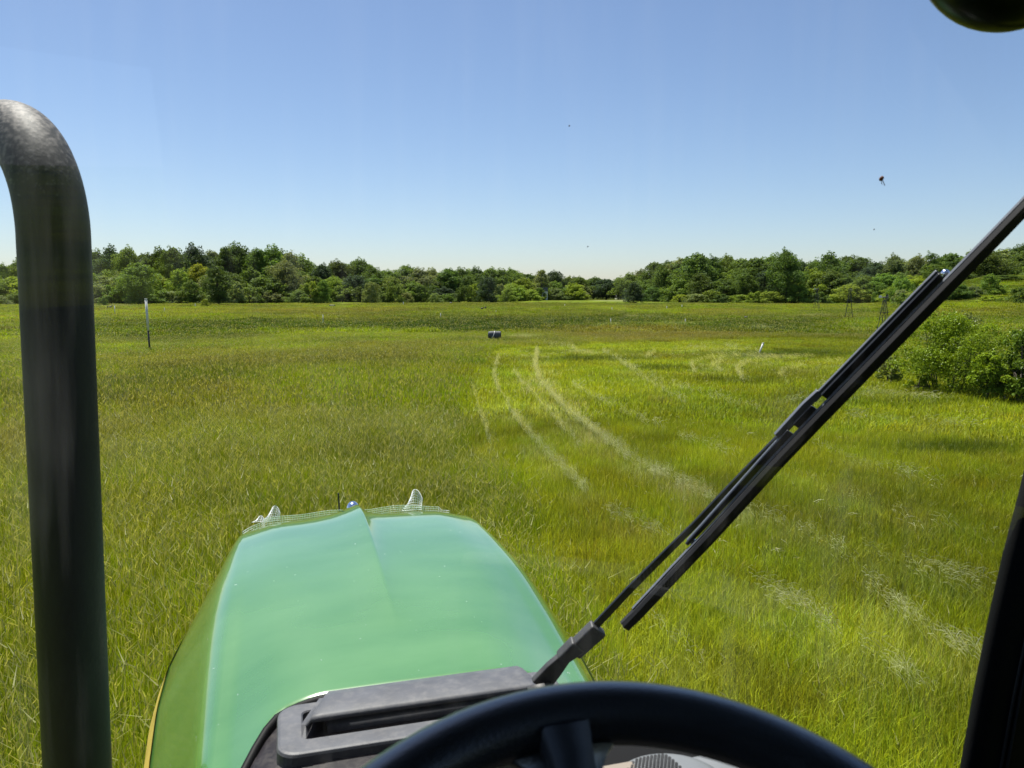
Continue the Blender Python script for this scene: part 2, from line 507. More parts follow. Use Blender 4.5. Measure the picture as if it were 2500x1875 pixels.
# rows of cut, dried grass left by the mower
SWATHS = [([(1312, 862), (1307, 905), (1318, 945), (1350, 990), (1400, 1040), (1460, 1090), (1530, 1150), (1620, 1200), (1720, 1255), (1830, 1300)], .17, 1.1), ([(1830, 1300), (1920, 1335), (2010, 1375), (2090, 1430)], .16, .35),
          ([(1216, 885), (1206, 925), (1216, 970), (1250, 1030), (1280, 1075), (1310, 1110), (1345, 1155), (1385, 1195), (1432, 1242)], .11, .6),
          ([(1258, 925), (1280, 960), (1320, 1010), (1360, 1055), (1390, 1090), (1415, 1130)], .15, .35),
          ([(1155, 960), (1165, 1010), (1190, 1080), (1202, 1120)], .10, .3),
          ([(1470, 865), (1510, 890), (1540, 915), (1580, 945), (1620, 975), (1690, 1015)], .18, .3),
          ([(1860, 876), (1750, 884), (1705, 893), (1688, 905), (1695, 926)], .12, .5), ([(1990, 880), (1880, 890), (1820, 898), (1797, 916), (1812, 942)], .12, .5), ([(1520, 900), (1600, 940), (1720, 985), (1860, 1025)], .10, .22), ([(1400, 960), (1500, 1020), (1640, 1085), (1800, 1150)], .10, .22), ([(2000, 960), (2150, 975), (2320, 1000)], .14, .3), ([(1990, 1120), (2120, 1170), (2290, 1230)], .12, .22),
          ([(2050, 893), (1960, 903), (1915, 918), (1902, 936)], .12, .45), ([(1600, 868), (1578, 884)], .2, .6), ([(1745, 897), (1733, 915)], .14, .4), ([(1765, 892), (1747, 905), (1757, 922)], .15, .5),
          ([(1335, 848), (1390, 855), (1410, 866)], .25, .5), ([(1640, 863), (1700, 858), (1780, 874), (1850, 882)], .3, .35), ([(1712, 850), (1770, 853), (1850, 866)], .3, .55),
          ([(1480, 872), (1495, 866)], .2, .5), ([(1990, 915), (2060, 905), (2100, 890)], .2, .35),
          ([(1850, 1505), (1910, 1530), (1975, 1560), (2030, 1610)], .16, .5), ([(2120, 1490), (2180, 1540), (2240, 1600), (2330, 1660), (2400, 1700)], .20, .38),
          ([(1460, 1290), (1560, 1330), (1640, 1370)], .2, .2), ([(2080, 1640), (2160, 1700), (2240, 1760)], .2, .28), ([(1950, 1190), (2100, 1260), (2300, 1340)], .3, .14),
          ([(2060, 1040), (2200, 1050), (2400, 1070)], .3, .15), ([(2100, 1390), (2250, 1450), (2400, 1500)], .25, .2), ([(1560, 1540), (1640, 1620), (1700, 1700)], .2, .14),
          ([(1900, 1000), (2050, 990), (2200, 985)], .3, .2), ([(1500, 1110), (1650, 1200), (1800, 1290)], .3, .12)]
for _p, _w, _d in SWATHS:
    _W = gpoly(_p, 14)
    SW.append((_W[:, 0], _W[:, 1], _w, min(1, _d * .8)))


# ------------------------------------------------------------------ ground
def build_ground():
    rs = np.concatenate([[0.0], np.geomspace(1.0, 1400, 330), [2200, 4000, 7000]])
    az = np.radians(np.concatenate([np.arange(-180, -45, 6), np.arange(-45, 46, .36), np.arange(51, 180, 6)]))
    na = len(az)
    A, Q = np.meshgrid(az, rs[1:])
    X = (Q * np.sin(A)).ravel(); Y = (Q * np.cos(A)).ravel(); Z = terrain(X, Y)
    vs = np.vstack([[0, 0, 0], np.stack([X, Y, Z], 1)])
    nr = len(rs) - 1
    fs = [(0, 1 + (k + 1) % na, 1 + k) for k in range(na)]
    for i in range(nr - 1):
        for k in range(na):
            a = 1 + i * na + k; b = 1 + i * na + (k + 1) % na
            fs.append((a, b, b + na, a + na))
    m, nt, p, out = nodes('meadow_ground'); L = nt.links.new
    at = N(nt, 'ShaderNodeAttribute', attribute_name='veg')
    tc = N(nt, 'ShaderNodeTexCoord')
    n1 = N(nt, 'ShaderNodeTexNoise'); n1.inputs['Scale'].default_value = .55; n1.inputs['Detail'].default_value = 9; n1.inputs['Roughness'].default_value = .72
    L(tc.outputs['Object'], n1.inputs['Vector'])
    mr = N(nt, 'ShaderNodeMapRange'); mr.inputs['From Min'].default_value = .3; mr.inputs['From Max'].default_value = .7
    mr.inputs['To Min'].default_value = .45; mr.inputs['To Max'].default_value = 1.35
    L(n1.outputs['Fac'], mr.inputs['Value'])
    sc = N(nt, 'ShaderNodeVectorMath', operation='SCALE'); L(at.outputs['Color'], sc.inputs[0]); L(mr.outputs[0], sc.inputs['Scale'])
    L(sc.outputs[0], p.inputs['Base Color']); p.inputs['Roughness'].default_value = .95; p.inputs['Specular IOR Level'].default_value = .1
    b = N(nt, 'ShaderNodeBump'); b.inputs['Strength'].default_value = .9; b.inputs['Distance'].default_value = .12
    n2 = N(nt, 'ShaderNodeTexNoise'); n2.inputs['Scale'].default_value = 2.2; n2.inputs['Detail'].default_value = 6
    L(tc.outputs['Object'], n2.inputs['Vector']); L(n2.outputs['Fac'], b.inputs['Height']); L(b.outputs[0], p.inputs['Normal'])
    me = mesh('ground', vs, fs, m, True)
    c, _ = meadow(vs[:, 0], vs[:, 1])
    ca = me.color_attributes.new('veg', 'FLOAT_COLOR', 'POINT')
    ca.data.foreach_set('color', np.hstack([c * np.where(np.hypot(vs[:, 0], vs[:, 1]) > 150, .60, .55)[:, None], np.ones((len(c), 1))]).ravel())
    tag(link('ground', me), kind='structure')


build_ground()


# ------------------------------------------------------------------ grass
def blades(name, n, rad, h0, h1, wd, lean, seed, seedheads=0.0, flat=False, nseg=2):
    g = np.random.default_rng(seed)
    th = g.random(n) * 2 * np.pi; q = np.sqrt(g.random(n)) * rad
    bx, by = q * np.cos(th), q * np.sin(th)
    h = h0 + (h1 - h0) * g.random(n) ** 1.2
    yaw = g.random(n) * 2 * np.pi
    bend = lean * (g.random(n) ** 1.3) * h
    dx, dy = np.cos(yaw), np.sin(yaw)
    if flat:                                   # cut stalks lying on the stubble, combed roughly one way
        yaw = g.normal(0, .8, n); dx, dy = np.cos(yaw), np.sin(yaw)
    fy = yaw + np.pi / 2 + g.normal(0, .5, n)
    wx, wy = np.cos(fy) * wd / 2, np.sin(fy) * wd / 2
    ww = (.6 + .8 * g.random(n))
    V = np.zeros((n, 5, 3))
    if flat:
        z0 = .03 + g.random(n) * h1; z1 = z0 + g.normal(0, .07, n)
        ln = h
        for k, (t, s_) in enumerate([(-.5, 1), (-.5, -1), (0, 1), (0, -1), (.5, 0)]):
            V[:, k, 0] = bx + dx * t * ln * 1.0 + wx * s_ * ww; V[:, k, 1] = by + dy * t * ln + wy * s_ * ww
            V[:, k, 2] = z0 + (z1 - z0) * (t + .5) + .02 * (1 - abs(2 * t)) + .3 * wd * s_
    else:
        for k, (t, s_) in enumerate([(0, 1), (0, -1), (.55, .8), (.55, -.8), (1, 0)]):
            V[:, k, 0] = bx + dx * bend * t * t + wx * s_ * ww; V[:, k, 1] = by + dy * bend * t * t + wy * s_ * ww
            V[:, k, 2] = h * t - .35 * bend * t * t
    vs = V.reshape(-1, 3)
    i0 = np.arange(n) * 5
    fs = [(a, a + 1, a + 3, a + 2) for a in i0] + [(a + 2, a + 3, a + 4) for a in i0]
    bvv = np.repeat(g.random(n), 5); sdv = np.zeros(n * 5)
    sdv += np.repeat((g.random(n) < .045) * (.2 + .4 * g.random(n)), 5)   # some dead blades
    vs = list(map(tuple, vs)); bvl = list(bvv); sl = list(sdv)
    if seedheads:
        for k in g.choice(n, int(n * seedheads), replace=False):
            tx, ty, tz = V[k, 4]; L_ = .05 + .05 * g.random(); w_ = wd * 1.05
            tz += L_ * .6; a = g.random() * 3.14; ex = .5 * L_ * g.normal(); ey = .5 * L_ * g.normal()
            m_ = len(vs)
            vs += [(tx, ty, tz - L_), (tx + math.cos(a) * w_, ty + math.sin(a) * w_, tz - .4 * L_), (tx + ex, ty + ey, tz + .4 * L_), (tx - math.cos(a) * w_, ty - math.sin(a) * w_, tz - .4 * L_)]
            fs.append((m_, m_ + 1, m_ + 2, m_ + 3)); bvl += [g.random()] * 4; sl += [.75] * 4
    me = mesh(name, vs, fs, M_grass)
    ca = me.color_attributes.new('bv', 'FLOAT_COLOR', 'POINT')
    cc = np.ones((len(vs), 4)); cc[:, 0] = bvl; cc[:, 1] = sl; cc[:, 2] = 0
    ca.data.foreach_set('color', cc.ravel())
    return me


def scatter(name, pts, rot, scl, idx, tint, meshes, label):
    """one object: a point cloud whose points carry clumps (geometry nodes)"""
    me = bpy.data.meshes.new(name)
    me.vertices.add(len(pts)); me.vertices.foreach_set('co', np.asarray(pts, np.float32).ravel())
    for nm, ty, dat in (('rot', 'FLOAT_VECTOR', rot), ('scl', 'FLOAT_VECTOR', scl), ('idx', 'INT', idx)):
        a = me.attributes.new(nm, ty, 'POINT')
        a.data.foreach_set('value' if ty == 'INT' else 'vector', np.asarray(dat).ravel())
    a = me.attributes.new('tint', 'FLOAT_COLOR', 'POINT')
    a.data.foreach_set('color', np.hstack([tint, np.ones((len(tint), 1))]).astype(np.float32).ravel())
    me.materials.append(M_grass)
    o = link(name, me)
    tag(o, label, 'grass', kind='stuff')
    col = bpy.data.collections.new(name + '_clumps')
    for k, m_ in enumerate(meshes):
        q = bpy.data.objects.new('clump_%02d_%s' % (k, name), m_); col.objects.link(q)
    ng = bpy.data.node_groups.new(name, 'GeometryNodeTree')
    ng.interface.new_socket('Geometry', in_out='INPUT', socket_type='NodeSocketGeometry')
    ng.interface.new_socket('Geometry', in_out='OUTPUT', socket_type='NodeSocketGeometry')
    gi = ng.nodes.new('NodeGroupInput'); go = ng.nodes.new('NodeGroupOutput')
    ip = ng.nodes.new('GeometryNodeInstanceOnPoints'); ci = ng.nodes.new('GeometryNodeCollectionInfo')
    ci.inputs['Collection'].default_value = col
    ci.inputs['Separate Children'].default_value = True
    ci.inputs['Reset Children'].default_value = True
    L = ng.links.new
    L(gi.outputs[0], ip.inputs['Points']); L(ci.outputs[0], ip.inputs['Instance'])
    ip.inputs['Pick Instance'].default_value = True
    for nm, ty, sock in (('idx', 'INT', 'Instance Index'), ('rot', 'FLOAT_VECTOR', 'Rotation'), ('scl', 'FLOAT_VECTOR', 'Scale')):
        na = ng.nodes.new('GeometryNodeInputNamedAttribute'); na.data_type = ty; na.inputs['Name'].default_value = nm
        s_ = na.outputs['Attribute']
        L(s_, ip.inputs[sock])
    L(ip.outputs[0], go.inputs[0])
    md = o.modifiers.new('clumps', 'NODES'); md.node_group = ng
    return o


def wedge(r0, r1, sp, a0=-46, a1=46):
    """jittered positions in a ring sector, about sp apart"""
    n = int(math.radians(a1 - a0) / 2 * (r1 * r1 - r0 * r0) / (sp * sp))
    q = np.sqrt(rng.random(n) * (r1 * r1 - r0 * r0) + r0 * r0); a = np.radians(a0 + (a1 - a0) * rng.random(n))
    # even the spacing: sort into cells and keep what fits
    return q * np.sin(a), q * np.cos(a)


def grid_wedge(r0, r1, sp, a0=-46, a1=46):
    k = int(r1 / sp) + 1
    gx, gy = np.meshgrid(np.arange(-k, k + 1), np.arange(-k, k + 1))
    x = (gx.ravel() + rng.random(gx.size) * .9) * sp; y = (gy.ravel() + rng.random(gx.size) * .9) * sp
    q = np.hypot(x, y); a = np.degrees(np.arctan2(x, y))
    m_ = (q >= r0) & (q < r1) & (a > a0) & (a < a1)
    return x[m_], y[m_]


def rings(kind):
    P = []; I = []; SC = []
    for lod, (r0, r1, sp) in enumerate([(1.6, 15, .27), (15, 48, .55), (48, 170, 1.5)]):
        x, y = grid_wedge(r0, r1, sp)
        c, mown = meadow(x, y)
        k = mown if kind == 'mown' else ~mown
        x, y, c = x[k], y[k], c[k]
        P.append(np.stack([x, y, terrain(x, y) - .01], 1)); I.append(np.full(len(x), lod) * 2 + rng.integers(0, 2, len(x)))
        SC.append(c)
    P = np.vstack(P); I = np.concatenate(I); c = np.vstack(SC)
    n = len(P)
    rot = np.stack([rng.normal(0, .06, n), rng.normal(0, .06, n), rng.random(n) * 6.283], 1)
    h = .8 + .45 * fbm(P[:, 0] * .5, P[:, 1] * .5, 3) + rng.normal(0, .08, n)
    h = h * (1 - .50 * smooth((np.hypot(P[:, 0], P[:, 1]) - 20) / 16))
    xy = .9 + .3 * rng.random(n)
    scl = np.stack([xy, xy, h], 1)
    c = c * (.85 + .3 * rng.random((n, 1))) * (1 + rng.normal(0, .05, (n, 3)))
    return P, rot, scl, I, np.clip(c, .005, 1)


tall_m = [blades('tall0a', 430, .30, .22, .46, .0038, .38, 1, .16), blades('tall0b', 430, .30, .20, .46, .0038, .45, 2, .20),
          blades('tall1a', 380, .60, .22, .46, .012, .75, 3, .10), blades('tall1b', 380, .60, .22, .46, .012, .75, 4, .13),
          blades('tall2a', 300, 1.5, .25, .48, .034, .7, 5, .10), blades('tall2b', 300, 1.5, .25, .48, .034, .7, 6, .13)]
mown_m = [blades('mown0a', 430, .30, .10, .28, .0044, .60, 11, .01), blades('mown0b', 430, .30, .10, .26, .0044, .7, 12, .0),
          blades('mown1a', 380, .60, .10, .26, .013, .95, 13), blades('mown1b', 380, .60, .10, .26, .013, 1.0, 14),
          blades('mown2a', 280, 1.5, .10, .24, .036, .9, 15), blades('mown2b', 280, 1.5, .10, .24, .036, .9, 16)]
scatter('tall_grass', *rings('tall'), tall_m, 'tall unmown meadow grass with brown seed heads')
scatter('mown_grass', *rings('mown'), mown_m, 'shorter bright green grass of the mown strip right of the hood')

def hay():
    P = []; RZ = []; SC = []; T = []; I = []
    for pts, wd, dens in SWATHS:
        W = gpoly(pts, 8)
        for a, b in zip(W[:-1], W[1:]):
            d = b - a; L_ = np.hypot(*d)
            if L_ < 1e-6: continue
            dist = np.hypot(*a)
            n = rng.poisson(L_ * 40.0 * dens * min(1.3, 9 / dist + .15))
            for _ in range(n):
                q = a + d * rng.random() + np.array([-d[1], d[0]]) / L_ * rng.normal(0, wd * .18)
                gap = float(fbm(np.array(q[0] * 1.3 + 3), np.array(q[1] * 1.3), 2))
                if gap < .34 and rng.random() < .5: continue
                P.append((q[0], q[1], float(terrain(*q)) + (.13 if dist < 20 else .08) + .09 * rng.random())); RZ.append(math.atan2(d[1], d[0]) + rng.normal(0, .22))
                s_ = max(1.15, min(1.4, dist / 16)) * (.5 + .6 * rng.random()); SC.append((s_ * 1.05, s_ * .22, .8 * s_))
                I.append(rng.integers(0, 2) + (2 if dist > 13 else 0))
                g = HAY * (.75 + .5 * rng.random()); gg = rng.random() * .35; T.append(g * (1 - gg) + MOWN * 1.3 * gg)
    # stray stalks over the whole mown strip
    x, y = wedge(2.5, 32, .55, -5, 46); c, m_ = meadow(x, y)
    cl = fbm(x * .5, y * .5, 3) > .5
    for a, b in zip(x[m_ & cl], y[m_ & cl]):
        P.append((a, b, float(terrain(a, b)) + .08)); RZ.append(rng.random() * 6.28); s_ = .5 + .5 * rng.random(); SC.append((s_, s_, s_)); I.append(4); T.append(HAY * (.6 + .4 * rng.random()))
    n = len(P)
    rot = np.stack([rng.normal(0, .08, n), rng.normal(0, .08, n), np.array(RZ)], 1)
    ms = [blades('haya', 15, .15, .06, .16, .0030, 0, 21, flat=True), blades('hayb', 13, .16, .06, .18, .0030, 0, 22, flat=True),
          blades('hayc', 15, .15, .07, .15, .0065, 0, 23, flat=True), blades('hayd', 13, .15, .07, .16, .0065, 0, 24, flat=True),
          blades('haye', 7, .30, .18, .10, .0045, 0, 25, flat=True)]
    scatter('cut_hay', np.array(P), rot, np.array(SC), np.array(I), np.clip(np.array(T), 0, 1), ms, 'pale dried cut grass lying in curved rows on the mown strip')


hay()


# ------------------------------------------------------------------ trees
def crown_mesh(name, seed, W, H, nblob, leaves, size, base=.12, shape='round', ragged=.42):
    """leaf-sized faces spread over many clumps that fill the crown; unit: metres"""
    g = np.random.default_rng(seed)
    C = []; Rr = []
    for k in range(nblob):
        t = g.random() ** .8
        z = base + (1 - base) * t
        if shape == 'round': env = math.sqrt(max(.02, 1 - (2 * (t - .42)) ** 2 * .85))
        elif shape == 'tall': env = (1 - t) ** .55 * (.5 + .5 * min(1, t * 4)) + .12
        elif shape == 'dome': env = math.sqrt(max(.03, 1 - t ** 2))
        else: env = 1 - t * .9
        a = g.random() * 6.283; q = env * (g.random() ** .45) * (1 + ragged * g.normal() * .5) * (1 + .22 * math.sin(2 * a + seed) + .16 * math.sin(3 * a + 2.1 * seed + 5 * t))
        C.append((W / 2 * q * math.cos(a) * .86, W / 2 * q * math.sin(a) * .86, H * z * .95)); Rr.append((.085 + .085 * g.random()) * (W + H) / 2 * (1.1 - .45 * t))
    zs = [.9] * len(C)
    for k in range(int(nblob * .32)):
        t = .35 + .65 * g.random()
        if shape == 'round': env = math.sqrt(max(.02, 1 - (2 * (t - .42)) ** 2 * .85))
        elif shape == 'tall': env = (1 - t) ** .55 + .1
        else: env = math.sqrt(max(.03, 1 - t ** 2))
        a = g.random() * 6.283; q = env * (.85 + .25 * g.random())
        C.append((W / 2 * q * math.cos(a) * .9, W / 2 * q * math.sin(a) * .9, H * (base + (1 - base) * t) * (.97 + .08 * g.random())))
        Rr.append((.030 + .03 * g.random()) * (W + H) / 2); zs.append(1.2 + .8 * g.random())
    nblob = len(C); zs = np.array(zs)
    C = np.array(C); Rr = np.array(Rr)
    k = g.choice(nblob, leaves, p=Rr ** 1.7 / np.sum(Rr ** 1.7))
    d = g.normal(size=(leaves, 3)); d /= np.linalg.norm(d, axis=1)[:, None]
    d[:, 2] = np.where(d[:, 2] < -.4, -d[:, 2], d[:, 2])
    rad = Rr[k] * (.45 + .65 * g.random(leaves) ** .5)
    P = C[k] + d * rad[:, None] * np.stack([np.ones(leaves), np.ones(leaves), zs[k]], 1)
    P[:, 2] = np.maximum(P[:, 2], .03 * H)
    nrm = d * .8 + g.normal(size=(leaves, 3)) * .7 + np.array([0, 0, .35]); nrm /= np.linalg.norm(nrm, axis=1)[:, None]
    u = np.cross(nrm, g.normal(size=(leaves, 3))); u /= np.linalg.norm(u, axis=1)[:, None] + 1e-9
    v = np.cross(nrm, u)
    s_ = size * (.55 + .9 * g.random(leaves))[:, None]
    V = np.stack([P - u * s_ * .5, P - v * s_ * .32 + nrm * s_ * .08, P + u * s_ * .5, P + v * s_ * .32 + nrm * s_ * .08], 1).reshape(-1, 3)
    idx = np.arange(leaves) * 4
    F = np.stack([idx, idx + 1, idx + 2, idx + 3], 1)
    me = bpy.data.meshes.new(name)
    me.vertices.add(len(V)); me.vertices.foreach_set('co', V.astype(np.float32).ravel())
    me.loops.add(leaves * 4); me.loops.foreach_set('vertex_index', F.astype(np.int32).ravel())
    me.polygons.add(leaves); me.polygons.foreach_set('loop_start', (np.arange(leaves) * 4).astype(np.int32))
    me.update(calc_edges=True); me.validate()
    cl = g.random(nblob)
    cc = np.ones((leaves * 4, 4)); cc[:, 0] = np.repeat(.5 * g.random(leaves) + .5 * cl[k], 4); cc[:, 1] = 0
    ca = me.color_attributes.new('bv', 'FLOAT_COLOR', 'POINT'); ca.data.foreach_set('color', cc.ravel())
    return me, C, Rr


def trunk_mesh(name, H, r_, C, seed, limbs=6):
    g = random.Random(seed); mb = MB()
    mb.tube([(0, 0, -.3), (.02 * H * g.uniform(-1, 1), .02 * H * g.uniform(-1, 1), H * .35), (0, 0, H * .75)], [r_, r_ * .75, r_ * .2], 7)
    for c in g.sample(list(map(tuple, C)), min(limbs, len(C))):
        z0 = min(c[2] * .55, H * .5) * g.uniform(.6, 1)
        mb.tube([(0, 0, z0), (c[0] * .5, c[1] * .5, (z0 + c[2]) * .5), c], [r_ * .45, r_ * .3, r_ * .08], 5)
    return mesh(name, mb.v, mb.f, M_bark, True)


VAR = {}
for i, (nm, seed, W, H, nb, lv, sz, base, shp) in enumerate([
        ('oak', 31, 9, 10, 120, 14000, .29, .08, 'round'), ('oak', 32, 8, 10, 110, 14000, .29, .06, 'round'), ('oak', 33, 10, 10, 130, 15000, .29, .05, 'dome'),
        ('poplar', 34, 6.5, 10, 90, 9000, .26, .08, 'tall'), ('poplar', 35, 6.0, 10, 60, 7000, .26, .08, 'tall'),
        ('mound', 36, 8, 6, 90, 10000, .27, .02, 'dome'), ('mound', 37, 7, 6, 80, 9000, .27, .02, 'dome'),
        ('bush', 38, 5, 3, 40, 4500, .21, .0, 'dome'), ('bush', 39, 6, 3, 44, 5000, .21, .0, 'dome')]):
    cm, C, Rr = crown_mesh('crown_' + nm, seed, W, H, nb, lv, sz, base, shp)
    cm.materials.append(M_leaf)
    VAR.setdefault(nm, []).append((cm, trunk_mesh('trunk_' + nm, H, .022 * H, C, seed), H, W))

TREES = []     # collected, then named so that each label singles one out


def tree(kind, px, dist, ytop, tone, region, row, width=None, name=None, label=None, zb=None):
    d = ray(px, 712); x, y = d[0] / d[1] * dist, dist
    z = float(terrain(x, y)) if zb is None else zb
    h = (EYE + (712 - ytop) / FPX * dist) - z
    cm, tm, H0, W0 = rnd.choice(VAR[kind])
    s_ = h / H0 * .97
    o = empty(name or {'oak': 'broadleaf_tree', 'poplar': 'slender_tree', 'mound': 'small_tree', 'bush': 'shrub'}[kind], (x, y, z - .05), rnd.random() * 6.28)
    sw = s_ if width is None else (width / FPX * dist) / W0
    o.scale = (sw, sw, s_)
    c = link('crown', cm, o); link('trunk', tm, o)
    base = {'dark': (.098, .155, .036), 'mid': (.145, .220, .044), 'fresh': (.205, .290, .044), 'grey': (.195, .245, .10), 'blue': (.062, .100, .052), 'yellow': (.255, .325, .034)}[tone]
    f = rnd.uniform(.85, 1.18)
    c.color = tuple(b * f * rnd.uniform(.93, 1.07) for b in base) + (1,)
    o['category'] = 'shrub' if kind == 'bush' else 'tree'
    o['group'] = {'back': 'tall trees along the skyline', 'middle': 'middle row of trees', 'front': 'shrubs and low trees along the wood edge'}[row]
    TREES.append((o, px, dist, kind, tone, region, row, label))
    return o


def top_y(px):
    X = [-80, 0, 60, 150, 235, 280, 330, 390, 440, 490, 540, 590, 650, 690, 735, 760, 830, 880, 930, 990, 1050, 1110, 1160, 1200, 1240, 1290, 1320, 1360, 1430, 1500, 1560, 1600, 1640, 1690, 1740, 1800, 1850, 1900, 1950, 2020, 2080, 2150, 2200, 2280, 2330, 2420, 2500, 2600]
    Y = [640, 648, 632, 622, 616, 603, 610, 616, 590, 606, 604, 596, 608, 600, 618, 640, 640, 628, 656, 648, 660, 654, 652, 656, 650, 660, 656, 666, 672, 674, 666, 632, 636, 620, 620, 628, 628, 613, 638, 622, 622, 634, 622, 618, 622, 606, 600, 600]
    return float(np.interp(px, X, Y))


def region(px):
    return 'left wood' if px < 760 else ('middle wood' if px < 1530 else ('right wood' if px < 2180 else 'far right hillside'))


def dist_at(px):
    return float(np.interp(px, [-100, 400, 760, 1200, 1450, 1560, 1700, 2050, 2250, 2600], [158, 172, 185, 215, 250, 225, 185, 178, 168, 165]))


# back row: the skyline
px = -70.0
while px < 2590:
    reg = region(px); ty = top_y(px) + rnd.uniform(-3, 9)
    kind = 'poplar' if (400 < px < 720 and rnd.random() < .5) or rnd.random() < .12 else 'oak'
    tone = rnd.choices(['dark', 'mid', 'blue', 'grey'], [.5, .25, .15, .1])[0]
    if kind == 'poplar': tone = rnd.choice(['grey', 'dark', 'mid'])
    tree(kind, px, dist_at(px) + rnd.uniform(8, 26), ty, tone, reg, 'back', width=None if kind == 'poplar' else rnd.uniform(85, 125) * 185 / dist_at(px))
    px += rnd.uniform(30, 46) * 185 / dist_at(px)
# a second, deeper rank keeps the sky from showing low down
px = -100.0
while px < 2640:
    tree('oak', px, dist_at(px) + rnd.uniform(32, 45), top_y(px) + rnd.uniform(6, 16), rnd.choice(['dark', 'blue', 'mid']), region(px), 'back', width=130 * 185 / dist_at(px))
    px += 52
# middle row
px = -60.0
while px < 2600:
    reg = region(px); by = 740; ty = top_y(px); f = rnd.uniform(.22, .55)
    if 1455 < px < 1560: px += 30; continue
    kind = rnd.choices(['mound', 'oak'], [.7, .3])[0]
    tone = rnd.choices(['mid', 'dark', 'fresh', 'grey', 'blue', 'yellow'], [.34, .28, .16, .08, .07, .07] if reg != 'right wood' else [.3, .45, .1, .05, .1, 0])[0]
    tree(kind, px, dist_at(px) + rnd.uniform(-4, 7), ty + (by - ty) * f, tone, reg, 'middle', width=rnd.uniform(70, 115) * 185 / dist_at(px))
    px += rnd.uniform(34, 56) * 185 / dist_at(px)
# front edge: low shrubs
px = -60.0
while px < 2590:
    reg = region(px)
    if 1440 < px < 1580: px += 30; continue
    left = px < 1000
    ty = (rnd.uniform(688, 722) if px < 240 else rnd.uniform(684, 716)) if left else rnd.uniform(692, 722)
    tone = rnd.choices(['fresh', 'grey', 'mid', 'yellow', 'dark'], [.26, .26, .32, .08, .08] if left else [.2, .12, .35, .03, .3])[0]
    tree('bush' if rnd.random() < .8 else 'mound', px, dist_at(px) - rnd.uniform(6, 16), ty, tone, reg, 'front', width=rnd.uniform(45, 95) * 185 / dist_at(px))
    px += rnd.uniform(26, 48) * 185 / dist_at(px)
# growth on the far right bank
for k in range(26):
    px = rnd.uniform(2185, 2600); dd = rnd.uniform(104, 150)
    tree(rnd.choice(['bush', 'mound', 'mound', 'bush']), px, dd, rnd.uniform(672, 716) - (8 if px > 2400 else 0), rnd.choice(['fresh', 'mid', 'grey', 'dark', 'mid']), 'far right hillside', 'front', width=rnd.uniform(50, 95))
# trees that stand out in the photograph
for a in [('mound', 820 / 2500 * 2500, 0, 0, '', '')][:0]: pass
LM = [('mound', 1192, 196, 678, 'blue', 'middle wood', 'front', 66, 'dark_tree', 'dark blue-green round tree at the edge of the middle wood, beyond the grey tub'),
      ('oak', 340, 150, 640, 'mid', 'left wood', 'front', 105, 'broadleaf_tree', 'big olive dome-shaped tree just right of the tall white-topped post'),
      ('oak', 532, 147, 648, 'dark', 'left wood', 'front', 82, 'broadleaf_tree', 'dark upright tree standing forward of the left wood edge, crown down to the grass'),
      ('mound', 1240, 190, 702, 'fresh', 'middle wood', 'front', 52, 'small_tree', 'round light green small tree in front of the dark round tree, middle wood'),
      ('mound', 1400, 235, 692, 'yellow', 'middle wood', 'front', 80, 'small_tree', 'bright yellow-green spreading tree left of the grassy gap between the woods'),
      ('poplar', 1322, 226, 658, 'grey', 'middle wood', 'back', 52, 'slender_tree', 'thin grey-green feathery tree poking above the middle of the treeline'),
      ('mound', 1548, 170, 690, 'blue', 'right wood', 'front', 62, 'dark_tree', 'dark rounded tree at the left tip of the right wood, beside the grassy gap'),
      ('oak', 1920, 172, 612, 'dark', 'right wood', 'front', 112, 'broadleaf_tree', 'tallest dark tree of the right wood, left of the windmills'),
      ('mound', 2222, 118, 712, 'fresh', 'far right hillside', 'front', 64, 'small_tree', 'leaning light green small tree in the grass left of the wiper tip rivet'),
      ('mound', 2340, 104, 690, 'dark', 'far right hillside', 'front', 84, 'dark_tree', 'dark dense tree just right of the wiper blade, in front of the hillside'),
      ('bush', 2420, 96, 722, 'yellow', 'far right hillside', 'front', 84, 'shrub', 'yellow-green spreading shrub on the bank right of the dark dense tree'),
      ('bush', 2490, 92, 700, 'mid', 'far right hillside', 'front', 80, 'shrub', 'mid green shrub cut by the right edge of the photo, on the bank'),
      ('poplar', 2436, 112, 700, 'dark', 'far right hillside', 'front', 24, 'conifer', 'small dark conical tree standing alone on the pale grass bank'),
      ('bush', 250, 138, 724, 'mid', 'left wood', 'front', 30, 'shrub', 'small round shrub in the grass right of the exhaust pipe'),
      ('bush', 498, 134, 730, 'yellow', 'left wood', 'front', 26, 'shrub', 'tiny bright yellow-green shrub left of the dark upright tree')]
for k, px, dist, ty, tone, reg, row, wd, nm, lb in LM:
    tree(k, px, dist, ty, tone, reg, row, width=wd, name=nm, label=lb)

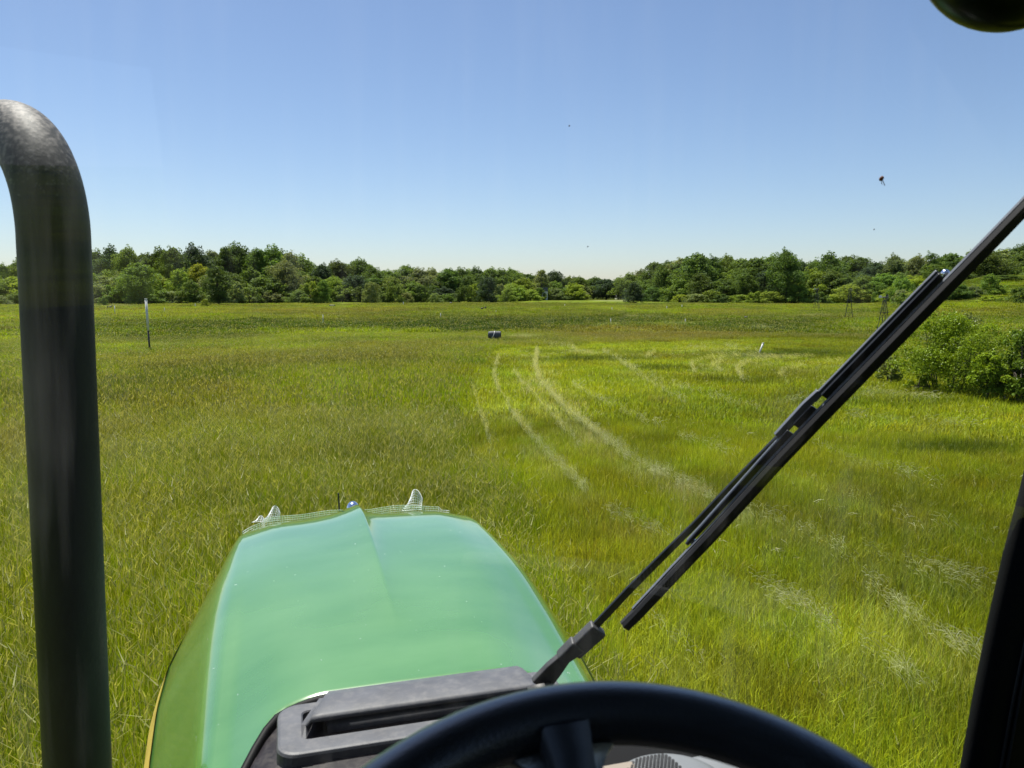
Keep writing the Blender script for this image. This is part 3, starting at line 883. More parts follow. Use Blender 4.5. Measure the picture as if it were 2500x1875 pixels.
ORD = ['first', 'second', 'third', 'fourth', 'fifth', 'sixth', 'seventh', 'eighth', 'ninth', 'tenth', 'eleventh', 'twelfth', 'thirteenth', 'fourteenth', 'fifteenth', 'sixteenth', 'seventeenth', 'eighteenth', 'nineteenth', 'twentieth']
TN = {'dark': 'dark green', 'mid': 'mid green', 'fresh': 'light green', 'grey': 'grey-green', 'blue': 'blackish green', 'yellow': 'yellow-green'}
KN = {'oak': 'broad', 'poplar': 'slender', 'mound': 'domed', 'bush': 'low'}
bucket = {}
for t in TREES:
    if t[7]: t[0]['label'] = t[7]
    else: bucket.setdefault((t[3], t[4], t[5], t[6]), []).append(t)
for (k, tone, reg, row), L_ in bucket.items():
    L_.sort(key=lambda t: t[1])
    for i, t in enumerate(L_):
        what = '%s %s' % (TN[tone], 'shrub' if k == 'bush' else 'tree')
        where = {'back': 'skyline', 'middle': 'middle-rank', 'front': 'front-edge'}[row]
        t[0]['label'] = ('the only %s %s %s of the %s' % (KN[k], where, what, reg)) if len(L_) == 1 else ('%s from left of the %s %s %ss, %s' % (ORD[i] if i < 20 else str(i + 1) + 'th', KN[k], where, what, reg))

# ------------------------------------------------------------------ young trees and shrubs near the right edge
NEAR = [('locust_shrub', 2308, 962, 772, 345, 24000, .050, 'fresh', 'large bright green many-stemmed shrub right of the wiper blade', 'dome', 41, 5, 0.0),
        ('locust_shrub', 2335, 925, 772, 190, 11000, .058, 'grey', 'grey-green leafy shrub rising behind the large bright green shrub', 'dome', 42, 4, 0.0),
        ('sapling', 2408, 985, 862, 110, 5500, .055, 'fresh', 'thin-trunked green sapling standing between the two large shrubs', 'round', 43, 1, .35),
        ('locust_shrub', 2505, 990, 800, 170, 16000, .055, 'mid', 'large green shrub cut off by the right edge of the photo', 'dome', 44, 4, 0.0),
        ('small_shrub', 2170, 940, 868, 70, 2600, .055, 'grey', 'small thin grey-green shrub against the lower right side of the wiper blade', 'round', 45, 3, .15),
        ('small_shrub', 2256, 962, 916, 70, 2000, .045, 'yellow', 'low yellow-green bush at the foot of the large bright green shrub', 'dome', 46, 3, 0.0),
        ('small_shrub', 2440, 972, 930, 60, 1500, .045, 'mid', 'low bush in the shade right of the sapling trunk', 'dome', 47, 3, 0.0)]
for nm, px, by, ty, wd, lv, sz, tone, lb, shp, seed, stems, bs in NEAR:
    P = ground(px, by); dist = P[1]
    H = (by - ty) / FPX * dist; W = wd / FPX * dist
    me, C, Rr = crown_mesh('crown_near', seed, W, H, 80 if lv > 6000 else 26, lv, sz, max(.06, bs), shp, .38)
    me.materials.append(M_leaf_near)
    o = empty(nm, tuple(P))
    tag(o, lb, 'shrub' if 'shrub' in nm else 'tree', 'young growth near the right edge')
    c = link('crown', me, o)
    base = {'fresh': (.190, .275, .016), 'grey': (.18, .225, .06), 'mid': (.105, .17, .015), 'yellow': (.19, .26, .015)}[tone]
    c.color = base + (1,)
    g = random.Random(seed)
    mbk = []
    for k in range(stems):
        a = g.uniform(0, 6.28); q = g.uniform(.05, .16) * W if stems > 1 else 0
        b0 = (q * math.cos(a), q * math.sin(a), -.05)
        cs = g.sample(list(map(tuple, C)), 4)
        mb = MB(); mid = (b0[0] * 1.6, b0[1] * 1.6, H * .42); rr = .022 if stems > 1 else .030
        mb.tube([b0, ((b0[0] + mid[0]) / 2 + .02, (b0[1] + mid[1]) / 2, H * .2), mid], [rr, rr * .85, rr * .7], 7)
        for q_ in cs: mb.tube([mid, ((mid[0] + q_[0]) / 2, (mid[1] + q_[1]) / 2, max(mid[2], (mid[2] + q_[2]) / 2)), q_], [rr * .6, rr * .4, rr * .12], 5)
        mb.build('trunk', M_bark, o, sm=True)

# pale stone in front of the sapling
P = ground(2450, 984); mb = MB(); mb.ball((0, 0, .05), (.17, .12, .10), 12, 8)
g = random.Random(4); mb.v = [(v[0] * g.uniform(.88, 1.1), v[1] * g.uniform(.88, 1.1), v[2] * g.uniform(.85, 1.15)) for v in mb.v]
o = mb.build('rock', M_rock); o.location = tuple(P); tag(o, 'pale grey rock in the grass below the shrubs at the right edge', 'rock')


# ------------------------------------------------------------------ things standing in the field
def post(px, yb, yt, label, wpx=3.0, dark=0.0, lean=0.0, group='thin white marker posts', name='marker_post', foot=False):
    P = ground(px, yb); h = (yb - yt) / FPX * P[1] * 1.02; r_ = wpx / FPX * P[1] / 2
    o = empty(name, tuple(P)); tag(o, label, 'post', group)
    tipx = lean / FPX * P[1]
    a = Vector((0, 0, -.05)); b = Vector((tipx, 0, h)); m_ = a.lerp(b, dark)
    if dark: MB().tube([a, m_], r_ * .8, 8).build('stake', M_dark, o, sm=True)
    MB().tube([m_, b], r_, 8).build('pole', M_white, o, sm=True)
    MB().tube([b, b + Vector((0, 0, r_ * .8))], r_ * 1.15, 8).build('cap', M_white, o, sm=True)
    if foot: MB().box((0, 0, .06), (r_ * 5, r_ * 3, .05)).build('foot', M_white, o)
    return o


post(366, 860, 734, 'tall white pole on a black lower stake, standing left in the tall grass', 5.8, .42, -3, group='marker posts', name='tall_marker_post')
post(1851, 866, 839, 'short white stake leaning right on the mown strip', 4.5, 0, 11, group='marker posts', name='short_marker_stake')
for px, yb, yt, lb, ft in [(789, 790, 769, 'thin white post in front of the left wood, below its right end', True),
                           (281, 770, 747, 'thin grey-white post just right of the exhaust pipe', False),
                           (402, 764, 752, 'tiny white post on the far grass behind the tall white pole', True),
                           (477, 752, 742, 'tiny pale post before the scrub, under the dark upright tree', False),
                           (1076, 778, 765, 'thin white post on the dark green band left of the grey tub', False),
                           (1491, 794, 778, 'thin white post on a pale patch right of the grey tub', True),
                           (1494, 760, 751, 'small pale post with a wide top beyond the pale patch', False),
                           (1379, 750, 743, 'tiny white post left of the grassy gap', False),
                           (1211, 764, 759, 'tiny white T-shaped marker in line above the grey tub', True),
                           (1673, 790, 779, 'thin post rising from a tuft on the right of the field', False),
                           (1628, 756, 748, 'small brown-white post right of the grassy gap', False),
                           (1665, 752, 745, 'second small post right of the grassy gap', False),
                           (985, 746, 738, 'tiny white post at the foot of the middle wood', False)]:
    post(px, yb, yt, lb, 1.7, 0, 0, foot=ft)

# grey tub lying on its side
P = ground(1207, 834); s_ = P[1] / FPX
P[2] += .16; o = empty('feed_tub', tuple(P), R(-4)); tag(o, 'grey plastic tub lying in the grass in mid field', 'tub')
mb = MB(); n = 14; Lx = 15.5 * s_; rr = 8.8 * s_
prof = [(-Lx, .55), (-Lx * .92, .82), (-Lx * .75, .96), (-Lx * .4, 1.0), (Lx, 1.0)]
mb.tube([(x, 0, rr) for x, q in prof], [rr * q for x, q in prof], n)
mb.v = [(v[0], v[1], max(.0, rr + math.copysign(min(abs(v[2] - rr) * 1.12, rr), v[2] - rr))) for v in mb.v]
mb.build('body', M_greybox, o, sm=False, bevel=.015)
MB().tube([(Lx * 1.0, 0, rr * 1.0), (Lx * 1.03, 0, rr)], [rr * 1.04, rr * 1.04], n).build('rim', M_dark, o)
MB().tube([(-Lx * .45, -rr * 1.03, .1 * rr), (-Lx * .15, -rr * 1.1, .7 * rr), (0.05 * Lx, -rr * .9, 1.5 * rr), (.08 * Lx, -rr * .5, 2.1 * rr)], .016, 8).build('handle', M_white, o, sm=True)
MB().tube([(.1 * Lx, -rr * .2, 1.8 * rr), (.1 * Lx, -rr * .2, 2.9 * rr)], .012, 6).build('rod', M_dark, o)


def tub(px, yb, wp, hp, label, m_=None, name='dark_tub'):
    P = ground(px, yb); s = P[1] / FPX; W, H = wp * s / 2, hp * s
    o = empty(name, tuple(P)); tag(o, label, 'tub', 'small dark tubs and stumps scattered over the field')
    MB().tube([(-W, 0, H * .5), (-W * .8, 0, H * .5), (W * .8, 0, H * .5), (W, 0, H * .5)], [H * .42, H * .5, H * .5, H * .44], 10).build('body', m_ or M_dark, o, sm=True)
    MB().tube([(W * 1.0, 0, H * .5), (W * 1.08, 0, H * .5)], H * .3, 8).build('rim', m_ or M_dark, o)


tub(811, 749, 13, 5, 'long low black trough at the foot of the left wood, right end')
tub(1101, 743, 6, 5, 'small black tub at the foot of the middle wood, above the dark band')
tub(1822, 779, 9, 7, 'dark round tub right of centre below the right wood')
tub(1545, 741, 18, 4, 'low reddish log at the left tip of the right wood', M_rust, 'log')
tub(2060, 750, 3, 4, 'tiny dark stump beside the middle windmill')
tub(1789, 748, 4, 3, 'tiny dark stump before the right wood, left of the windmills')


def bird(px, yb, hp, label, white=False):
    P = ground(px, yb); s = P[1] / FPX; H = hp * s
    o = empty('turkey', tuple(P), rnd.random() * 6); tag(o, label, 'bird', 'dark birds feeding in the field')
    MB().ball((0, 0, H * .52), (H * .45, H * .26, H * .26), 10, 7).tube([(H * .35, 0, H * .6), (H * .5, 0, H * .85), (H * .52, 0, H)], [H * .1, H * .06, H * .05], 6).build('body', M_dark, o, sm=True)
    MB().ball((H * .56, 0, H), (H * .09, H * .06, H * .07), 8, 6).build('head', M_white if white else M_rust, o, sm=True)
    for k in (-1, 1): MB().tube([(0, k * H * .1, -.02), (0, k * H * .1, H * .4)], H * .03, 5).build('leg', M_dark, o)
    MB().box((-H * .45, 0, H * .55), (H * .2, H * .12, H * .03)).build('tail', M_dark, o)


bird(1177, 757, 8, 'left one of two dark birds in mid field above the grey tub')
bird(1185, 756, 9, 'right one of two dark birds in mid field above the grey tub')
bird(263, 754, 8, 'left one of two dark birds near the exhaust pipe')
bird(270, 754, 9, 'right bird with white head near the exhaust pipe', True)


def windmill(px, yb, yt, label, yaw):
    P = ground(px, yb); H = (yb - yt) / FPX * P[1] * .97
    o = empty('windmill', tuple(P), yaw); tag(o, label, 'windmill', 'ornamental lattice windmills')
    b, t = .115 * H, .022 * H; cs = [(-1, -1), (1, -1), (1, 1), (-1, 1)]; r_ = max(.015, .0055 * H)
    for sx, sy in cs: MB().tube([(sx * b, sy * b, -.05), (sx * t, sy * t, H * .88)], r_ * 1.25, 5).build('leg', M_steel, o)
    lv = [0, .22, .42, .60, .76, .88]
    for i, f in enumerate(lv[:-1]):
        q = b + (t - b) * f / .88; q2 = b + (t - b) * lv[i + 1] / .88
        for k in range(4):
            (ax, ay), (bx_, by_) = cs[k], cs[(k + 1) % 4]
            mb = MB().tube([(ax * q, ay * q, f * H), (bx_ * q2, by_ * q2, lv[i + 1] * H)], r_ * .55, 4)
            if i: mb.tube([(ax * q, ay * q, f * H), (bx_ * q, by_ * q, f * H)], r_ * .7, 4)
            mb.build('brace', M_steel, o)
    MB().box((0, 0, .595 * H), (.085 * H, .085 * H, .006 * H)).build('platform', M_steel, o)
    MB().box((0, 0, .02), (b * 3.0, .04, .03)).box((0, 0, .02), (.04, b * 3.0, .03)).build('base_beam', M_white, o)
    hub = MB().tube([(0, -.05 * H, .93 * H), (0, .05 * H, .93 * H)], .018 * H, 8); hub.build('hub', M_steel, o)
    for k in range(12):
        a = 2 * math.pi * k / 12; d = Vector((math.cos(a), 0, math.sin(a))); e = Vector((-math.sin(a), .35, math.cos(a))).normalized()
        c = Vector((0, -.05 * H, .93 * H)); i0, i1 = c + d * .02 * H, c + d * .075 * H
        MB().add([i0 - e * .003 * H, i0 + e * .003 * H, i1 + e * .013 * H, i1 - e * .013 * H, i0 - e * .003 * H + Vector((0, .004, 0)), i0 + e * .003 * H + Vector((0, .004, 0)), i1 + e * .013 * H + Vector((0, .004, 0)), i1 - e * .013 * H + Vector((0, .004, 0))],
                 [(0, 1, 2, 3), (7, 6, 5, 4), (0, 4, 5, 1), (1, 5, 6, 2), (2, 6, 7, 3), (3, 7, 4, 0)]).build('blade', M_steel, o)
    MB().box((0, .11 * H, .95 * H), (.003 * H, .035 * H, .03 * H)).tube([(0, .05 * H, .93 * H), (0, .09 * H, .945 * H)], r_ * .6, 5).build('tail_vane', M_white, o)


windmill(2155, 826, 716, 'tall dark lattice windmill nearest the wiper blade', R(35))
windmill(2072, 780, 701, 'lattice windmill in the middle of the three, standing on white beams', R(-25))
windmill(1993, 757, 701, 'faint leftmost windmill before the right wood', R(50))


def house(px, dist, label, wpx, zt=708):
    d = ray(px, 712); x = d[0] / d[1] * dist; z = float(terrain(x, dist)); W = wpx / FPX * dist / 2; H = EYE + (712 - zt) / FPX * dist - z
    o = empty('house', (x, dist, z), R(12)); tag(o, label, 'house')
    MB().box((0, 0, H * .35), (W, W * .7, H * .35)).build('wall', M_wall, o)
    MB().add([(-W * 1.1, -W * .8, H * .7), (W * 1.1, -W * .8, H * .7), (W * 1.1, W * .8, H * .7), (-W * 1.1, W * .8, H * .7), (-W * 1.1, 0, H), (W * 1.1, 0, H)],
             [(0, 1, 5, 4), (2, 3, 4, 5), (0, 4, 3), (1, 2, 5), (3, 2, 1, 0)]).build('roof', M_roof, o)
    for k in (-.5, .5): MB().box((k * W, -W * .71, H * .38), (W * .14, .04, H * .13)).build('window', M_dark, o)
    MB().box((0, -W * .71, H * .25), (W * .12, .05, H * .25)).build('door', M_dark, o)


house(1513, 262, 'white house glimpsed through the trees beside the grassy gap', 20, 706)
house(1329, 224, 'pale house half hidden in the dark trees of the middle wood', 14, 702)

# ------------------------------------------------------------------ the tractor (we look out of its cab)
PSI = R(16)
tractor = empty('tractor', (0, 0, 0), PSI)
tag(tractor, 'green tractor with black exhaust pipe, hood, wiper and steering wheel seen from its cab', 'tractor')
cs_, sn_ = math.cos(PSI), math.sin(PSI)


def to_t(P):
    """world -> tractor frame (u right, v forward, z up)"""
    return Vector((P[0] * cs_ + P[1] * sn_, -P[0] * sn_ + P[1] * cs_, P[2]))


HC = .23         # centre line of the hood


def hood_z(du, v):
    q = max(0, (v - 1.4) / 1.25)
    z = EYE - .80 - .120 * 1.25 / 3 * q ** 3 + .098 * (v - 1.5) / 1.5 - .36 * max(0, v - 2.60) ** 2 - .008 * (du / .37) ** 2
    z -= .090 * float(smooth((abs(du) - .17) / .28)) * float(1 - smooth((v - 1.30) / 1.0)) + .030 * float(smooth((abs(du) - .26) / .2))
    a = .047 * min(1, max(0, (v - 1.78) / 1.22)) ** .9
    if du < 0: z += a * math.exp(-(abs(du) / .085) ** 1.25)
    else: z += a * math.exp(-(du / .032) ** 1.1)
    return z


def build_hood():
    dus = [-.40 + .01 * 0]
    top = sorted(set([round(x, 4) for x in list(np.linspace(-.37, .37, 38)) + list(np.linspace(-.12, .12, 41))]))
    side = [(.388, .003), (.403, .010), (.418, .024), (.432, .045), (.448, .078), (.470, .125), (.500, .19), (.530, .26), (.552, .34), (.566, .44), (.570, .60)]
    cols = [(-d, q, True) for d, q in reversed(side)] + [(d, 0, False) for d in top] + [(d, q, True) for d, q in side]
    nr = 70; vs = []
    for du, drop, sd_ in cols:
        a = abs(du)
        v0 = 1.528 - .23 * float(smooth((a - .26) / .16)) - (.25 if a > .45 else .25 * float(smooth((a - .40) / .05)))
        v1 = 3.02 if a < .2 else 3.02 - (.24 - math.sqrt(max(0, .24 ** 2 - (min(a, .405) - .2) ** 2))) * 1.7
        for j in range(nr + 3):
            t = min(j / (nr - 1), 1); t = 1 - (1 - t) ** 1.25 if j < nr else 1
            v = v0 + (v1 - v0) * t
            z = hood_z(max(-.37, min(.37, du)), v) - drop
            lip = max(0, (v - (v1 - .07)) / .07)
            z -= .012 * lip * lip
            fl = float(np.interp(v, [1.3, 1.5, 1.7, 1.9, 2.1, 2.3, 2.5, 2.7, 2.85, 2.95], [.78, .96, 1.13, 1.27, 1.36, 1.36, 1.24, .98, .65, .35]))
            d2 = du if a <= .405 else math.copysign(.405 + (a - .405) * fl, du)
            if a > .405 and v > 2.4: d2 *= 1 - .02 * (v - 2.4)
            if j >= nr:
                k = j - nr; v += [.010, .016, .018][k]; z -= [.012, .035, .14][k]
            vs.append((HC + d2, v, z))
    m_ = nr + 3; fs = []
    for i in range(len(cols) - 1):
        for j in range(m_ - 1):
            fs.append((i * m_ + j, (i + 1) * m_ + j, (i + 1) * m_ + j + 1, i * m_ + j + 1))
    o = link('hood', mesh('hood', vs, fs, M_paint, True), tractor)
    sf = o.modifiers.new('thickness', 'SOLIDIFY'); sf.thickness = .006; sf.offset = -1
    # edge bead along the rear of the hood
    pr = [Vector(vs[i * m_]) + Vector((0, -.003, -.001)) for i in range(8, len(cols) - 8)]
    MB().tube(pr, .0085, 8).build('hood_seal', M_rubber, tractor, sm=True)
    # yellow decal bands low on each flank
    for side_ in (0, 1):
        c0, c1 = (3, 2) if side_ == 0 else (len(cols) - 4, len(cols) - 3)
        sgn = -1 if side_ == 0 else 1
        mb = MB(); A = []
        for j in range(0, nr, 2):
            p, q = Vector(vs[c0 * m_ + j]), Vector(vs[c1 * m_ + j])
            A += [p.lerp(q, .05) + Vector((sgn * .004, 0, .001)), p.lerp(q, .75) + Vector((sgn * .004, 0, .001))]
        n_ = len(A) // 2
        mb.add(A, [(2 * k, 2 * k + 1, 2 * k + 3, 2 * k + 2) for k in range(n_ - 1)])
        st = mb.build('side_stripe', M_yellow, tractor, sm=True)
    return vs, m_, cols


hv, hm, hcols = build_hood()

# front grille, frame and engine block under the hood
mb = MB()
for k in range(14): mb.box((HC, 3.005 - .0 * k, EYE - 1.02 - .04 * k), (.36, .006, .008))
mb.build('grille', M_dark, tractor)
MB().box((HC, 2.25, EYE - 1.45), (.30, .72, .22)).build('engine_block', M_dark, tractor, bevel=.03)
MB().box((HC, 2.95, EYE - 1.62), (.24, .14, .16)).build('front_weight', M_dark, tractor, bevel=.02)
# nose badge: polished dome on the front end of the ridge
zr = hood_z(0, 3.02)
MB().ball((HC - .004, 3.004, zr - .012), (.028, .036, .040), 20, 14).build('hood_ornament', M_chrome, tractor, sm=True)
MB().tube([(HC - .05, 3.07, zr - .06), (HC - .053, 3.075, zr + .045)], .0035, 6).build('ornament_pin', M_black, tractor)

# cowl behind the hood
mb = MB()
out = []
for i in range(6, len(hcols) - 6):
    x, y, z = hv[i * hm]; out.append((x, y - .004, z - .012))
n = len(out)
inner = [(HC + (x - HC) * .98, min(y - .05, 1.30), EYE - .822) for x, y, z in out]
inner2 = [(x, 1.21, EYE - .85) for x, y, z in inner]
mb.add(out + inner + inner2, [(k, k + 1, n + k + 1, n + k) for k in range(n - 1)] + [(n + k, n + k + 1, 2 * n + k + 1, 2 * n + k) for k in range(n - 1)])
mb.build('cowl', M_cowl, tractor, sm=True)
# air-intake housing on the cowl: frame around a recess, hooded on the front side
ZB = EYE - .800
def rrect(x0, x1, y0, y1, r_, z, n=6):
    P = []
    for cx, cy, a0 in ((x1 - r_, y1 - r_, 0), (x0 + r_, y1 - r_, 90), (x0 + r_, y0 + r_, 180), (x1 - r_, y0 + r_, 270)):
        for k in range(n + 1):
            a = R(a0 + 90 * k / n); P.append((cx + r_ * math.cos(a), cy + r_ * math.sin(a), z))
    return P


def loft(rs_, close_last=True, flip=False):
    n = len(rs_[0]); vs = [p for q in rs_ for p in q]; fs = []
    for i in range(len(rs_) - 1):
        for k in range(n):
            fs.append((i * n + k, i * n + (k + 1) % n, (i + 1) * n + (k + 1) % n, (i + 1) * n + k))
    if close_last: fs.append(tuple((len(rs_) - 1) * n + k for k in range(n)))
    return vs, fs


U0, U1, V0, V1 = -.035, .515, 1.345, 1.515
vs, fs = loft([rrect(U0 - .006, U1 + .006, V0 - .006, V1, .035, ZB - .045), rrect(U0 - .004, U1 + .004, V0 - .004, V1, .035, ZB - .004), rrect(U0, U1, V0, V1, .034, ZB),
               rrect(U0 + .042, U1 - .042, V0 + .042, V1 - .03, .012, ZB), rrect(U0 + .046, U1 - .046, V0 + .046, V1 - .03, .010, ZB - .03)])
link('vent_frame', mesh('vent_frame', vs, fs, M_vent, False), tractor).modifiers.new('b', 'BEVEL').width = .003
# raised top plate with the opening towards the cab
hx0, hx1 = U0 + .036, U1 - .030
prof = [(V0 + .068, ZB + .014), (V0 + .070, ZB + .022), (V0 + .078, ZB + .025), (V1 - .02, ZB + .022), (V1 + .008, ZB + .014), (V1 + .014, ZB - .04)]
mb = MB(); nx = 24; vv = []
for i in range(nx + 1):
    t = i / nx; x = hx0 + (hx1 - hx0) * t
    e = min(t, 1 - t) * (hx1 - hx0)
    dz = 0 if e > .02 else -(.02 - e) ** 2 * 60
    for (y, z) in prof:
        sh = max(0, min(1, (y - V0 - .068) / (V1 - V0 - .068))) * .040
        vv.append((x + sh * (1 - t) - sh * .5 * t, y, z + dz))
k_ = len(prof)
mb.add(vv, [(i * k_ + j, (i + 1) * k_ + j, (i + 1) * k_ + j + 1, i * k_ + j + 1) for i in range(nx) for j in range(k_ - 1)])
o = mb.build('vent_cover', M_vent, tractor, sm=True); sf = o.modifiers.new('t', 'SOLIDIFY'); sf.thickness = .008; sf.offset = -1
mb = MB()
for x in (hx0 + .003, hx1 - .003):
    s_ = 1 if x < .2 else -1
    mb.add([(x, V0 + .045, ZB - .002), (x, V0 + .071, ZB + .012), (x + s_ * .036, V1, ZB + .006), (x + s_ * .030, V1, ZB - .01), (x + s_ * .008, V0 + .047, ZB - .002), (x + s_ * .008, V0 + .073, ZB + .010), (x + s_ * .044, V1, ZB + .006), (x + s_ * .038, V1, ZB - .01)],
           [(0, 1, 2, 3), (7, 6, 5, 4), (0, 4, 5, 1), (1, 5, 6, 2), (2, 6, 7, 3), (3, 7, 4, 0)])
mb.build('vent_cheek', M_vent, tractor)
# rounded duct seen inside the opening
MB().tube([(hx0 + .05, V0 + .10, ZB - .016), (hx1 - .04, V0 + .10, ZB - .016)], .022, 14).build('duct', M_vent, tractor, sm=True)
# ribbed mesh strip below the vent
mb = MB()
for k in range(44):
    for r_ in range(3): mb.box((-.02 + k * .012 + (r_ % 2) * .006, 1.235 + r_ * .012, EYE - .858), (.0042, .0042, .006))
gs = mb.build('grille_mesh', M_black, tractor); gs['kind'] = 'stuff'

# exhaust pipe (outside, left) -------------------------------------------------
pc = []
x0, y0 = -.897, 1.568
zt = EYE + .115
for z in np.linspace(EYE - 1.9, zt, 14): pc.append(np.array([x0 - .022 * (zt - z), y0, z]))
Rb = .215; dr = np.array([-.78, .62, 0]); dr /= np.linalg.norm(dr)
c0 = pc[-1]
for a in np.linspace(0, 86, 18)[1:]:
    pc.append(c0 + dr * Rb * (1 - math.cos(R(a))) + np.array([0, 0, 1]) * Rb * math.sin(R(a)))
e = pc[-1]; td = dr * math.sin(R(86)) + np.array([0, 0, 1]) * math.cos(R(86))
for k in (1, 2, 3): pc.append(e + td * .05 * k)
MB().tube([to_t(p) for p in pc], .0645, 40, cap=False).build('exhaust_pipe', M_exh, tractor, sm=True)
ex = tractor.children[-1]; sf = ex.modifiers.new('t', 'SOLIDIFY'); sf.thickness = .003; sf.offset = -1
MB().tube([to_t(np.array([x0 - .044, y0, EYE - 2.1])), to_t(np.array([x0 - .042, y0, EYE - 1.55]))], .085, 28).build('exhaust_sleeve', M_exh, tractor, sm=True)


# windscreen -------------------------------------------------------------------
def glass_v(u, z):
    return 1.225 - .46 * ((u - .15) / .85) ** 2 - .07 * (z - EYE + .8)


def on_glass(px, py, off=0.0):
    d = to_t(ray(px, py)); t = 1.3
    for _ in range(40):
        P = d * t; P.z += EYE
        t += .7 * (glass_v(P.x, P.z) + off - P.y) / d.y
    P = d * t; P.z += EYE
    return P


nu, nz = 40, 16; us = np.linspace(-.80, 1.02, nu); zs = np.linspace(EYE - .93, EYE + .50, nz)
vs = [(u, glass_v(u, z), z) for z in zs for u in us]
fs = [(j * nu + i, j * nu + i + 1, (j + 1) * nu + i + 1, (j + 1) * nu + i) for j in range(nz - 1) for i in range(nu - 1)]
link('windscreen', mesh('windscreen', vs, fs, M_glass, True), tractor)
for px, py, a in [(2152, 436, 1.0), (1390, 307, .35), (2134, 560, .3), (1435, 602, .3)]:
    P = on_glass(px, py, .002); mb = MB()
    Mx = Matrix.Rotation(R(-38), 3, 'Y')
    mb.ball(P, (.0045 * a, .002 * a, .0028 * a), 8, 6, Mx)
    if a > .9: mb.tube([P + Vector((.002, 0, -.002)), P + Vector((.006, 0, -.009))], .0005, 4).tube([P, P + Vector((.001, 0, -.008))], .0004, 4)
    mb.build('insect_spot', M_rust if a > .9 else M_dark, tractor)

# wiper ------------------------------------------------------------------------
wip = mesh('wiper_pivot', *(lambda m_: (m_.v, m_.f))(MB().tube([on_glass(1318, 1672, .05) - Vector((0, .02, .03)), on_glass(1318, 1672, .05)], .022, 16)), M_arm, True)
wiper = link('wiper', wip, tractor)
NG = (0.0, 1.0, .07)
PXM = 1.34 / FPX          # metres per photo pixel at the glass


def lerp_path(pts, n=6):
    o_ = []
    for a, b in zip(pts[:-1], pts[1:]):
        for k in range(n): o_.append((a[0] + (b[0] - a[0]) * k / n, a[1] + (b[1] - a[1]) * k / n))
    return o_ + [pts[-1]]


LOW = [(1528, 1534), (1560, 1502), (1657, 1398), (1741, 1310), (1895, 1140), (2004, 1026), (2112, 915), (2291, 731), (2412, 607), (2520, 495), (2560, 452)]
LOW = [(a - 2, b - 2) for a, b in LOW]


def shifted(path, s_):
    o_ = []
    for i, (x, y) in enumerate(path):
        a = path[max(0, i - 1)]; b = path[min(len(path) - 1, i + 1)]
        dx, dy = b[0] - a[0], b[1] - a[1]; L_ = math.hypot(dx, dy)
        o_.append((x + dy / L_ * s_, y - dx / L_ * s_))       # + = towards lower right
    return o_


def bar(name, path, wpx, th, off, m_, bev=.0008):
    P = [on_glass(x, y, off) for x, y in lerp_path(path, 3)]
    wd = [wpx * PXM] * len(P) if not hasattr(wpx, '__len__') else list(np.interp(np.linspace(0, 1, len(P)), np.linspace(0, 1, len(wpx)), wpx) * PXM)
    return MB().ribbon(P, wd, th, NG).build(name, m_, wiper, bevel=bev)


def sub(path, xa, xb):
    P = [p for p in path if xa < p[0] < xb]
    f = lambda x: (x, float(np.interp(x, [p[0] for p in path], [p[1] for p in path])))
    return [f(xa)] + P + [f(xb)]


bar('rubber_blade', LOW, [18, 21, 22, 22, 22, 21, 20, 17], .010, .012, M_rubber)
bar('blade_rail', shifted(LOW, 15)[0:], 3.0, .007, .018, M_seam)
bar('blade_rail', shifted(LOW, 20)[1:], 2.4, .005, .020, M_skysteel)
web = shifted(LOW, 31)
for a, b in ((1676, 1930), (1943, 1988), (2012, 2300)):
    bar('bridge_web', sub(web, a, b), 20 if a != 1676 else [8, 20], .004, .026, M_black)
topl = shifted(LOW, 45)
bar('bridge_spring', sub(shifted(LOW, 36), 1678, 1905), [5, 13], .004, .031, M_skysteel)
bar('bridge_spring', sub(shifted(LOW, 49), 1896, 2000), [15, 20, 14], .006, .031, M_skysteel)
bar('bridge_spring', sub(topl, 1985, 2290), [15, 12], .004, .031, M_skysteel)
bar('bridge_clip', sub(shifted(LOW, 22), 2090, 2125), 6, .006, .030, M_skysteel)
for x, y in ((1690, 1320), (2308, 668)):
    MB().ball(on_glass(x, y, .036), (.006, .006, .006), 12, 8).build('rivet', M_chrome, wiper, sm=True)
bar('arm', [(1440, 1542), (1539, 1437), (1624, 1352), (1700, 1277), (1820, 1150), (1935, 1032)], [20, 19, 17, 15, 12], .005, .052, M_black)
bar('arm_knuckle', [(1398, 1592), (1462, 1532)], [44, 48], .020, .050, M_arm, .004)
bar('arm_hinge', [(1368, 1608), (1412, 1572)], [30, 44], .022, .046, M_arm, .004)
bar('arm_base', [(1318, 1672), (1352, 1632), (1392, 1588)], [54, 46, 26], .014, .050, M_arm, .003)
MB().ball(on_glass(1392, 1588, .038), (.006, .004, .006), 8, 6).build('hinge_pin', M_rust, wiper)

# cab post, roof and mirror ----------------------------------------------------
EDGE = [(2620, 700), (2560, 960), (2500, 1210), (2460, 1363), (2426, 1513), (2391, 1685), (2357, 1875), (2310, 2150)]


def cabpt(px, py, dist, du=0, dv=0):
    d = to_t(ray(px, py)); P = d * (dist / d.y); P.z += EYE; P.x += du; P.y += dv
    return P


def strip(name, offs, m_, par=tractor, smooth_=True):
    """vertical moulding: the inner edge follows EDGE, cross-section given by offsets"""
    vs = []; k_ = len(offs)
    for (x, y) in EDGE:
        P = cabpt(x, y, .80)
        for (a, b) in offs: vs.append(P + Vector((a, b, 0)))
    fs = [(i * k_ + j, (i + 1) * k_ + j, (i + 1) * k_ + (j + 1) % k_, i * k_ + (j + 1) % k_) for i in range(len(EDGE) - 1) for j in range(k_)]
    return link(name, mesh(name, vs, fs, m_, smooth_), par)


